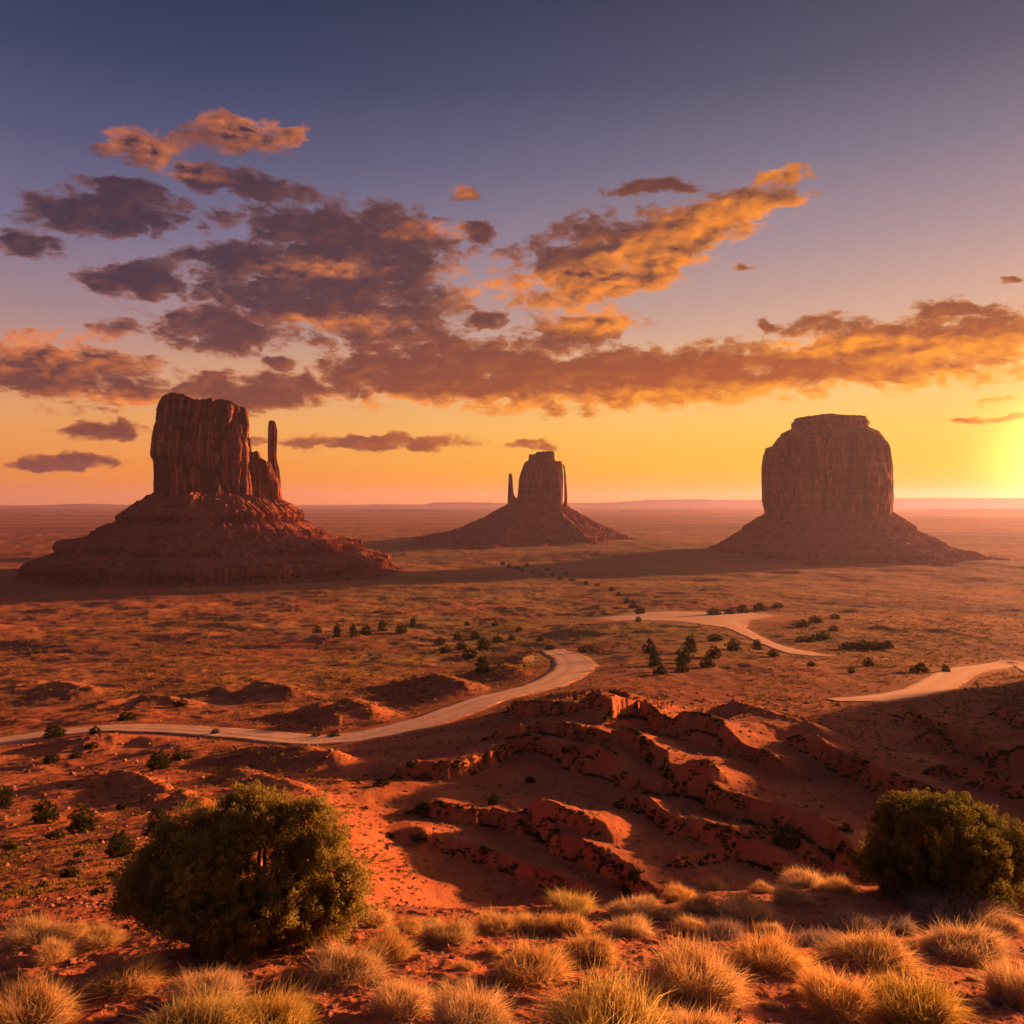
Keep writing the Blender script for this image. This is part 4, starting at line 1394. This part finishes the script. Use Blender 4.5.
TUFT = {'straw': [], 'green': [], 'grey': []}
for q in range(5):
    me = tuft_mesh(900 + q, 5600, 1.0, 0.04 * (q - 2), 0.3 * q)
    me.materials.append(M_STRAW)
    TUFT['straw'].append(me)
for q in range(2):
    me = tuft_mesh(950 + q, 4200, 1.1, 0.03, 1.2)
    me.materials.append(M_STRAW_G)
    TUFT['green'].append(me)
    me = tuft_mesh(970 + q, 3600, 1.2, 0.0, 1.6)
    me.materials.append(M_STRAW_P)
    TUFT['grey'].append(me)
TG = 'dry grass tufts on the foreground slope'
TUFTS = [
    (36, 943, 76, 30, 'straw', 'low wide straw tuft at the left edge, behind the front ones'),
    (52, 958, 40, 26, 'straw', 'small straw tuft in front of the low wide one at left'),
    (102, 944, 46, 24, 'straw', 'straw tuft touching the left side of the large bush'),
    (70, 936, 44, 20, 'straw', 'faint tuft between the left edge and the large bush'),
    (126, 986, 82, 36, 'straw', 'flat straw tuft below the left end of the large bush'),
    (30, 1024, 96, 60, 'straw', 'big straw tuft in the bottom left corner'),
    (210, 1000, 84, 40, 'straw', 'grey gold tuft with tall stalks below the large bush'),
    (192, 1040, 120, 56, 'green', 'yellow green tuft cut by the bottom edge under the large bush'),
    (268, 1034, 112, 48, 'green', 'broad yellowish tuft at the bottom, right of the cut one'),
    (290, 981, 24, 22, 'straw', 'tiny single tuft between the large bush and the wide tuft'),
    (345, 979, 88, 42, 'straw', 'wide bright tuft below the right end of the large bush'),
    (372, 926, 40, 28, 'straw', 'tuft touching the right foot of the large bush'),
    (388, 958, 54, 40, 'straw', 'round tuft with a dark heart right of the large bush'),
    (402, 1012, 70, 46, 'straw', 'round tuft low down, left of the bottom middle one'),
    (410, 932, 34, 18, 'straw', 'small low tuft on the slope brink, right of the large bush'),
    (450, 942, 62, 30, 'straw', 'medium tuft on the brink left of centre'),
    (430, 930, 34, 18, 'straw', 'small tuft tucked behind the medium one left of centre'),
    (496, 931, 50, 28, 'straw', 'dome shaped tuft on the brink at centre left'),
    (470, 1030, 96, 62, 'straw', 'large dense tuft at the bottom, left of centre'),
    (519, 926, 32, 18, 'straw', 'little tuft on the brink at centre, behind the row'),
    (540, 931, 46, 24, 'straw', 'tuft on the brink just right of centre'),
    (572, 910, 52, 26, 'green', 'yellow leafy weed clump rising on the central brink'),
    (573, 932, 42, 24, 'straw', 'tuft in front of the yellow weed clump'),
    (532, 980, 84, 48, 'straw', 'large tuft in the centre, mid foreground'),
    (592, 959, 58, 36, 'straw', 'round tuft right of the large central one'),
    (612, 1044, 140, 92, 'green', 'largest greenish tuft with stalks, bottom centre'),
    (700, 1044, 96, 44, 'straw', 'tuft cut by the bottom edge right of the greenish one'),
    (632, 914, 48, 24, 'straw', 'upper tuft of the stacked pair right of centre'),
    (630, 934, 48, 26, 'straw', 'lower tuft of the stacked pair right of centre'),
    (667, 918, 32, 16, 'straw', 'small tuft right of the stacked pair'),
    (680, 900, 38, 20, 'straw', 'tuft on the brink above the small one, right of centre'),
    (700, 911, 42, 20, 'straw', 'tuft left of the bushy one on the right brink'),
    (714, 889, 28, 14, 'straw', 'highest little tuft on the right brink'),
    (742, 917, 60, 30, 'straw', 'bushy tuft in the middle of the right brink'),
    (692, 932, 34, 20, 'straw', 'small tuft behind the biggest right hand dome'),
    (695, 992, 112, 62, 'straw', 'biggest dome tuft right of centre, mid foreground'),
    (768, 972, 88, 52, 'straw', 'dense round tuft right of the biggest dome'),
    (722, 940, 54, 24, 'grey', 'greyish tuft above the gap between two domes'),
    (802, 886, 54, 24, 'straw', 'long golden tuft on the brink left of the right bush'),
    (792, 902, 44, 20, 'straw', 'tuft below the long golden one on the right brink'),
    (838, 893, 42, 22, 'straw', 'orange tuft close to the left foot of the right bush'),
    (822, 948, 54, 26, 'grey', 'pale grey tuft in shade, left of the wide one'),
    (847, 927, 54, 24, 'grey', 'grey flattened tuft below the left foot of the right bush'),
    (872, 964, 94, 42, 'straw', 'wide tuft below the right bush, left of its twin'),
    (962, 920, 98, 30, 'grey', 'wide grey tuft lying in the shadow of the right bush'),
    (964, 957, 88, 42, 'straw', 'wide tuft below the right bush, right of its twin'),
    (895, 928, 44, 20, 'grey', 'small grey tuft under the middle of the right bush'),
    (838, 1008, 84, 50, 'straw', 'straw tuft low on the right, left of the leafy one'),
    (910, 1018, 108, 64, 'green', 'big leafy tuft near the bottom right corner'),
    (1016, 1004, 66, 66, 'straw', 'tall tuft cut by the right frame edge'),
    (1018, 908, 34, 20, 'straw', 'small tuft at the right edge beside the right bush'),
    (762, 892, 26, 13, 'straw', 'tiny tuft left of the long golden one'),
    (648, 906, 26, 14, 'straw', 'tiny tuft between the stacked pair and the brink'),
    (770, 934, 30, 16, 'straw', 'tiny tuft right of the greyish one'),
    (1000, 928, 40, 20, 'straw', 'small tuft right of the wide grey one'),
    (10, 988, 40, 26, 'straw', 'tuft at the left edge above the corner one'),
]
_r = random.Random(5)
for q in range(34):                                  # small seedling tufts between the large ones
    tx, ty = _r.uniform(10, 1015), _r.uniform(925, 1015)
    if 120 < tx < 365 and ty < 965 or tx > 860 and ty < 935:
        continue
    TUFTS.append((tx, ty, _r.uniform(12, 24), _r.uniform(8, 15), _r.choice(('straw', 'straw', 'grey')), 'tiny straw seedling tuft on bare red soil between the big tufts'))
for i, (px, py, w, h, kd, lb) in enumerate(TUFTS):
    rng = random.Random(700 + i)
    me = TUFT[kd][i % len(TUFT[kd])]
    p = place(px, py)
    s = p[1] / F
    o = new_obj('grass_tuft', me)
    o.location = (p[0], p[1], p[2])
    o.rotation_euler = (rng.uniform(-0.14, 0.14), rng.uniform(-0.14, 0.14), rng.uniform(0, 6.28))
    o.scale = (w * s * 0.92, w * s * rng.uniform(0.82, 0.98), h * s / 0.62)
    tag(o, lb, 'grass tuft', 'tiny seedling tufts on the foreground soil' if lb.startswith('tiny straw seedling') else TG)


# ------------------------------------------------------------------ ground cover: scrub specks and loose stones
def scatter(n, az_r, d_r, seed, power=1.0):
    rng = np.random.default_rng(seed)
    az = np.radians(rng.uniform(*az_r, n))
    d = np.exp(rng.uniform(math.log(d_r[0]), math.log(d_r[1]), n) ** 1.0)
    return np.stack([d * np.sin(az), d * np.cos(az)], 1), d, rng


def near_road(P):
    bad = np.zeros(len(P), bool)
    for nm, L_, w_, zz in ROAD_W:
        for i in range(0, len(L_)):
            bad |= (P[:, 0] - L_[i, 0]) ** 2 + (P[:, 1] - L_[i, 1]) ** 2 < (w_[i] + 1.0) ** 2
    return bad


def build_scrub():
    V, Fc, o = [], [], 0
    P, d, rng = scatter(70000, (-35, 35), (24, 1500), 21)
    az = np.degrees(np.arctan2(P[:, 0], P[:, 1]))
    den = fbm(P[:, 0] / (0.10 * d + 6), P[:, 1] / (0.16 * d + 6), 3, 91)
    keep = (den > rng.uniform(-0.7, 0.55, len(P))) & ~near_road(P)
    keep &= ~((az > -6) & (d < 120) & (rng.random(len(P)) < 0.72)) & ~((d < 60) & (rng.random(len(P)) < 0.6))
    P, d = P[keep], d[keep]
    z = ground_h(P[:, 0], P[:, 1])
    n = len(P)
    k = 22
    size = (0.10 + 0.0017 * np.minimum(d, 420)) * (0.5 + 1.0 * rng.random(n) ** 2)
    a = rng.random((n, k)) * 2 * np.pi
    ps = np.arccos(1 - rng.random((n, k)) * 0.95)
    dv = np.stack([np.sin(ps) * np.cos(a), np.sin(ps) * np.sin(a), np.cos(ps) * 0.8], -1)
    rr = rng.uniform(0.35, 0.8, (n, k))[..., None]
    base = dv * rr * 0.7
    tip = dv * (rr + 0.35) + np.array([0, 0, 0.15])
    side = unit(np.cross(dv, rng.normal(size=(n, k, 3)))) * 0.17
    cen = np.c_[P, z][:, None, :]
    sc = size[:, None, None]
    V = np.stack([cen + (base - side) * sc, cen + (base + side) * sc, cen + tip * sc], 2).reshape(-1, 3)
    me = mesh_np('low_scrub', V, np.arange(len(V)).reshape(-1, 3))
    ob = new_obj('low_scrub', me, M_SCRUB)
    ob['kind'] = 'stuff'
    print('scrub', n)


def build_scarp_brush():
    """dark low brush that has taken hold along the foot of the rims"""
    rng = np.random.default_rng(77)
    pts, sz = [], []
    for k, (P, A, L) in enumerate(RIM_W):
        if not pts_floor[k]:
            continue
        seg = np.hypot(*(P[1:] - P[:-1]).T)
        n = int(seg.sum() * 17)
        u = rng.uniform(0.02, 0.92, n) * seg.sum()
        cum = np.r_[0, np.cumsum(seg)]
        i = np.clip(np.searchsorted(cum, u) - 1, 0, len(seg) - 1)
        t = (P[i + 1] - P[i]) / seg[i][:, None]
        q = P[i] + t * (u - cum[i])[:, None]
        nrm = np.stack([t[:, 1], -t[:, 0]], 1)
        q = q + nrm * (0.30 + np.abs(rng.normal(size=n)) * 0.30)[:, None]
        gap = fbm(u / 3.0, u * 0 + k, 2, 500) > -0.5
        pts.append(q[gap])
        sz.append((0.10 + 0.24 * rng.random(n) ** 2)[gap] * (0.6 + 0.25 * A))
    P, size = np.concatenate(pts), np.concatenate(sz)
    m = ~near_road(P)
    P, size = P[m], size[m]
    z = ground_h(P[:, 0], P[:, 1])
    n, k = len(P), 26
    a = rng.random((n, k)) * 2 * np.pi
    ps = np.arccos(1 - rng.random((n, k)) * 0.95)
    dv = np.stack([np.sin(ps) * np.cos(a), np.sin(ps) * np.sin(a), np.cos(ps) * 0.8], -1)
    rr = rng.uniform(0.3, 0.8, (n, k))[..., None]
    side = unit(np.cross(dv, rng.normal(size=(n, k, 3)))) * 0.18
    cen = np.c_[P, z][:, None, :]
    sc = size[:, None, None]
    V = np.stack([cen + (dv * rr * 0.6 - side) * sc, cen + (dv * rr * 0.6 + side) * sc, cen + (dv * (rr + 0.35) + np.array([0, 0, 0.1])) * sc], 2).reshape(-1, 3)
    ob = new_obj('dark_brush', mesh_np('dark_brush', V, np.arange(len(V)).reshape(-1, 3)), M_JUN2)
    ob['kind'] = 'stuff'
    print('brush', n)


def build_stones():
    P1, d1, rng = scatter(5200, (-35, 35), (5.5, 16), 31)
    P2, d2, _ = scatter(15000, (-35, 35), (16, 170), 33)
    P, d = np.r_[P1, P2], np.r_[d1, d2]
    m = ~near_road(P)
    P, d = P[m], d[m]
    n = len(P)
    z = ground_h(P[:, 0], P[:, 1])
    phi = (1 + 5 ** 0.5) / 2
    ico = unit(np.array([(-1, phi, 0), (1, phi, 0), (-1, -phi, 0), (1, -phi, 0), (0, -1, phi), (0, 1, phi), (0, -1, -phi), (0, 1, -phi), (phi, 0, -1), (phi, 0, 1), (-phi, 0, -1), (-phi, 0, 1)], float))
    icf = np.array([(0, 11, 5), (0, 5, 1), (0, 1, 7), (0, 7, 10), (0, 10, 11), (1, 5, 9), (5, 11, 4), (11, 10, 2), (10, 7, 6), (7, 1, 8), (3, 9, 4), (3, 4, 2), (3, 2, 6), (3, 6, 8), (3, 8, 9), (4, 9, 5), (2, 4, 11), (6, 2, 10), (8, 6, 7), (9, 8, 1)])
    size = np.where(d < 16, 0.010 + 0.030 * rng.random(n) ** 4, (0.02 + 0.0022 * d) * (0.3 + 1.0 * rng.random(n) ** 5))
    v = ico[None] * (1 + 0.3 * rng.normal(size=(n, 12, 1))) * size[:, None, None] * np.array([1.0, 1.0, 0.6]) * rng.uniform(0.7, 1.4, (n, 1, 3))
    v = v + np.c_[P, z + size * 0.15][:, None, :]
    me = mesh_np('loose_stones', v.reshape(-1, 3), (icf[None] + 12 * np.arange(n)[:, None, None]).reshape(-1, 3))
    ob = new_obj('loose_stones', me, M_STONE)
    ob['kind'] = 'stuff'


def build_litter():
    """broken straw stems lying on the soil round the tufts"""
    P, d, rng = scatter(9000, (-35, 35), (5.6, 15), 55)
    keep = fbm(P[:, 0] / 0.5, P[:, 1] / 0.5, 3, 57) > rng.uniform(-0.6, 0.5, len(P))
    P = P[keep]
    n = len(P)
    z = ground_h(P[:, 0], P[:, 1]) + 0.006
    a = rng.random(n) * 6.283
    dv = np.stack([np.cos(a), np.sin(a), rng.normal(size=n) * 0.16], 1) * rng.uniform(0.03, 0.13, n)[:, None]
    sd = np.stack([-np.sin(a), np.cos(a), a * 0], 1) * rng.uniform(0.0012, 0.0028, n)[:, None]
    c = np.c_[P, z]
    V = np.stack([c - dv - sd, c - dv + sd, c + dv + sd, c + dv - sd], 1).reshape(-1, 3)
    ob = new_obj('dry_litter', mesh_np('dry_litter', V, np.arange(n * 4).reshape(-1, 4)), M_STRAW_P)
    ob['kind'] = 'stuff'


build_litter()
build_scrub()
build_scarp_brush()
build_stones()


# ------------------------------------------------------------------ dusty evening air
def build_haze(density, aniso):
    Rb, z0, z1 = 20600.0, -60.0, 275.0
    a = np.array([(-Rb, -Rb), (Rb, -Rb), (Rb, Rb), (-Rb, Rb)])
    V = np.r_[np.c_[a, np.full(4, z0)], np.c_[a, np.full(4, z1)]]
    Fc = np.array([(3, 2, 1, 0), (4, 5, 6, 7), (0, 1, 5, 4), (1, 2, 6, 5), (2, 3, 7, 6), (3, 0, 4, 7)])
    m, t = mat('dusty_air')
    pv = t.n.new('ShaderNodeVolumePrincipled')
    pv.inputs['Color'].default_value = (0.78, 0.58, 0.88, 1)
    pv.inputs['Density'].default_value = density
    pv.inputs['Anisotropy'].default_value = aniso
    o = t.n.new('ShaderNodeOutputMaterial')
    t.l.new(pv.outputs[0], o.inputs['Volume'])
    ob = new_obj('haze', mesh_np('haze', V, Fc), m)
    ob['kind'] = 'stuff'


build_haze(4.0e-5, 0.5)
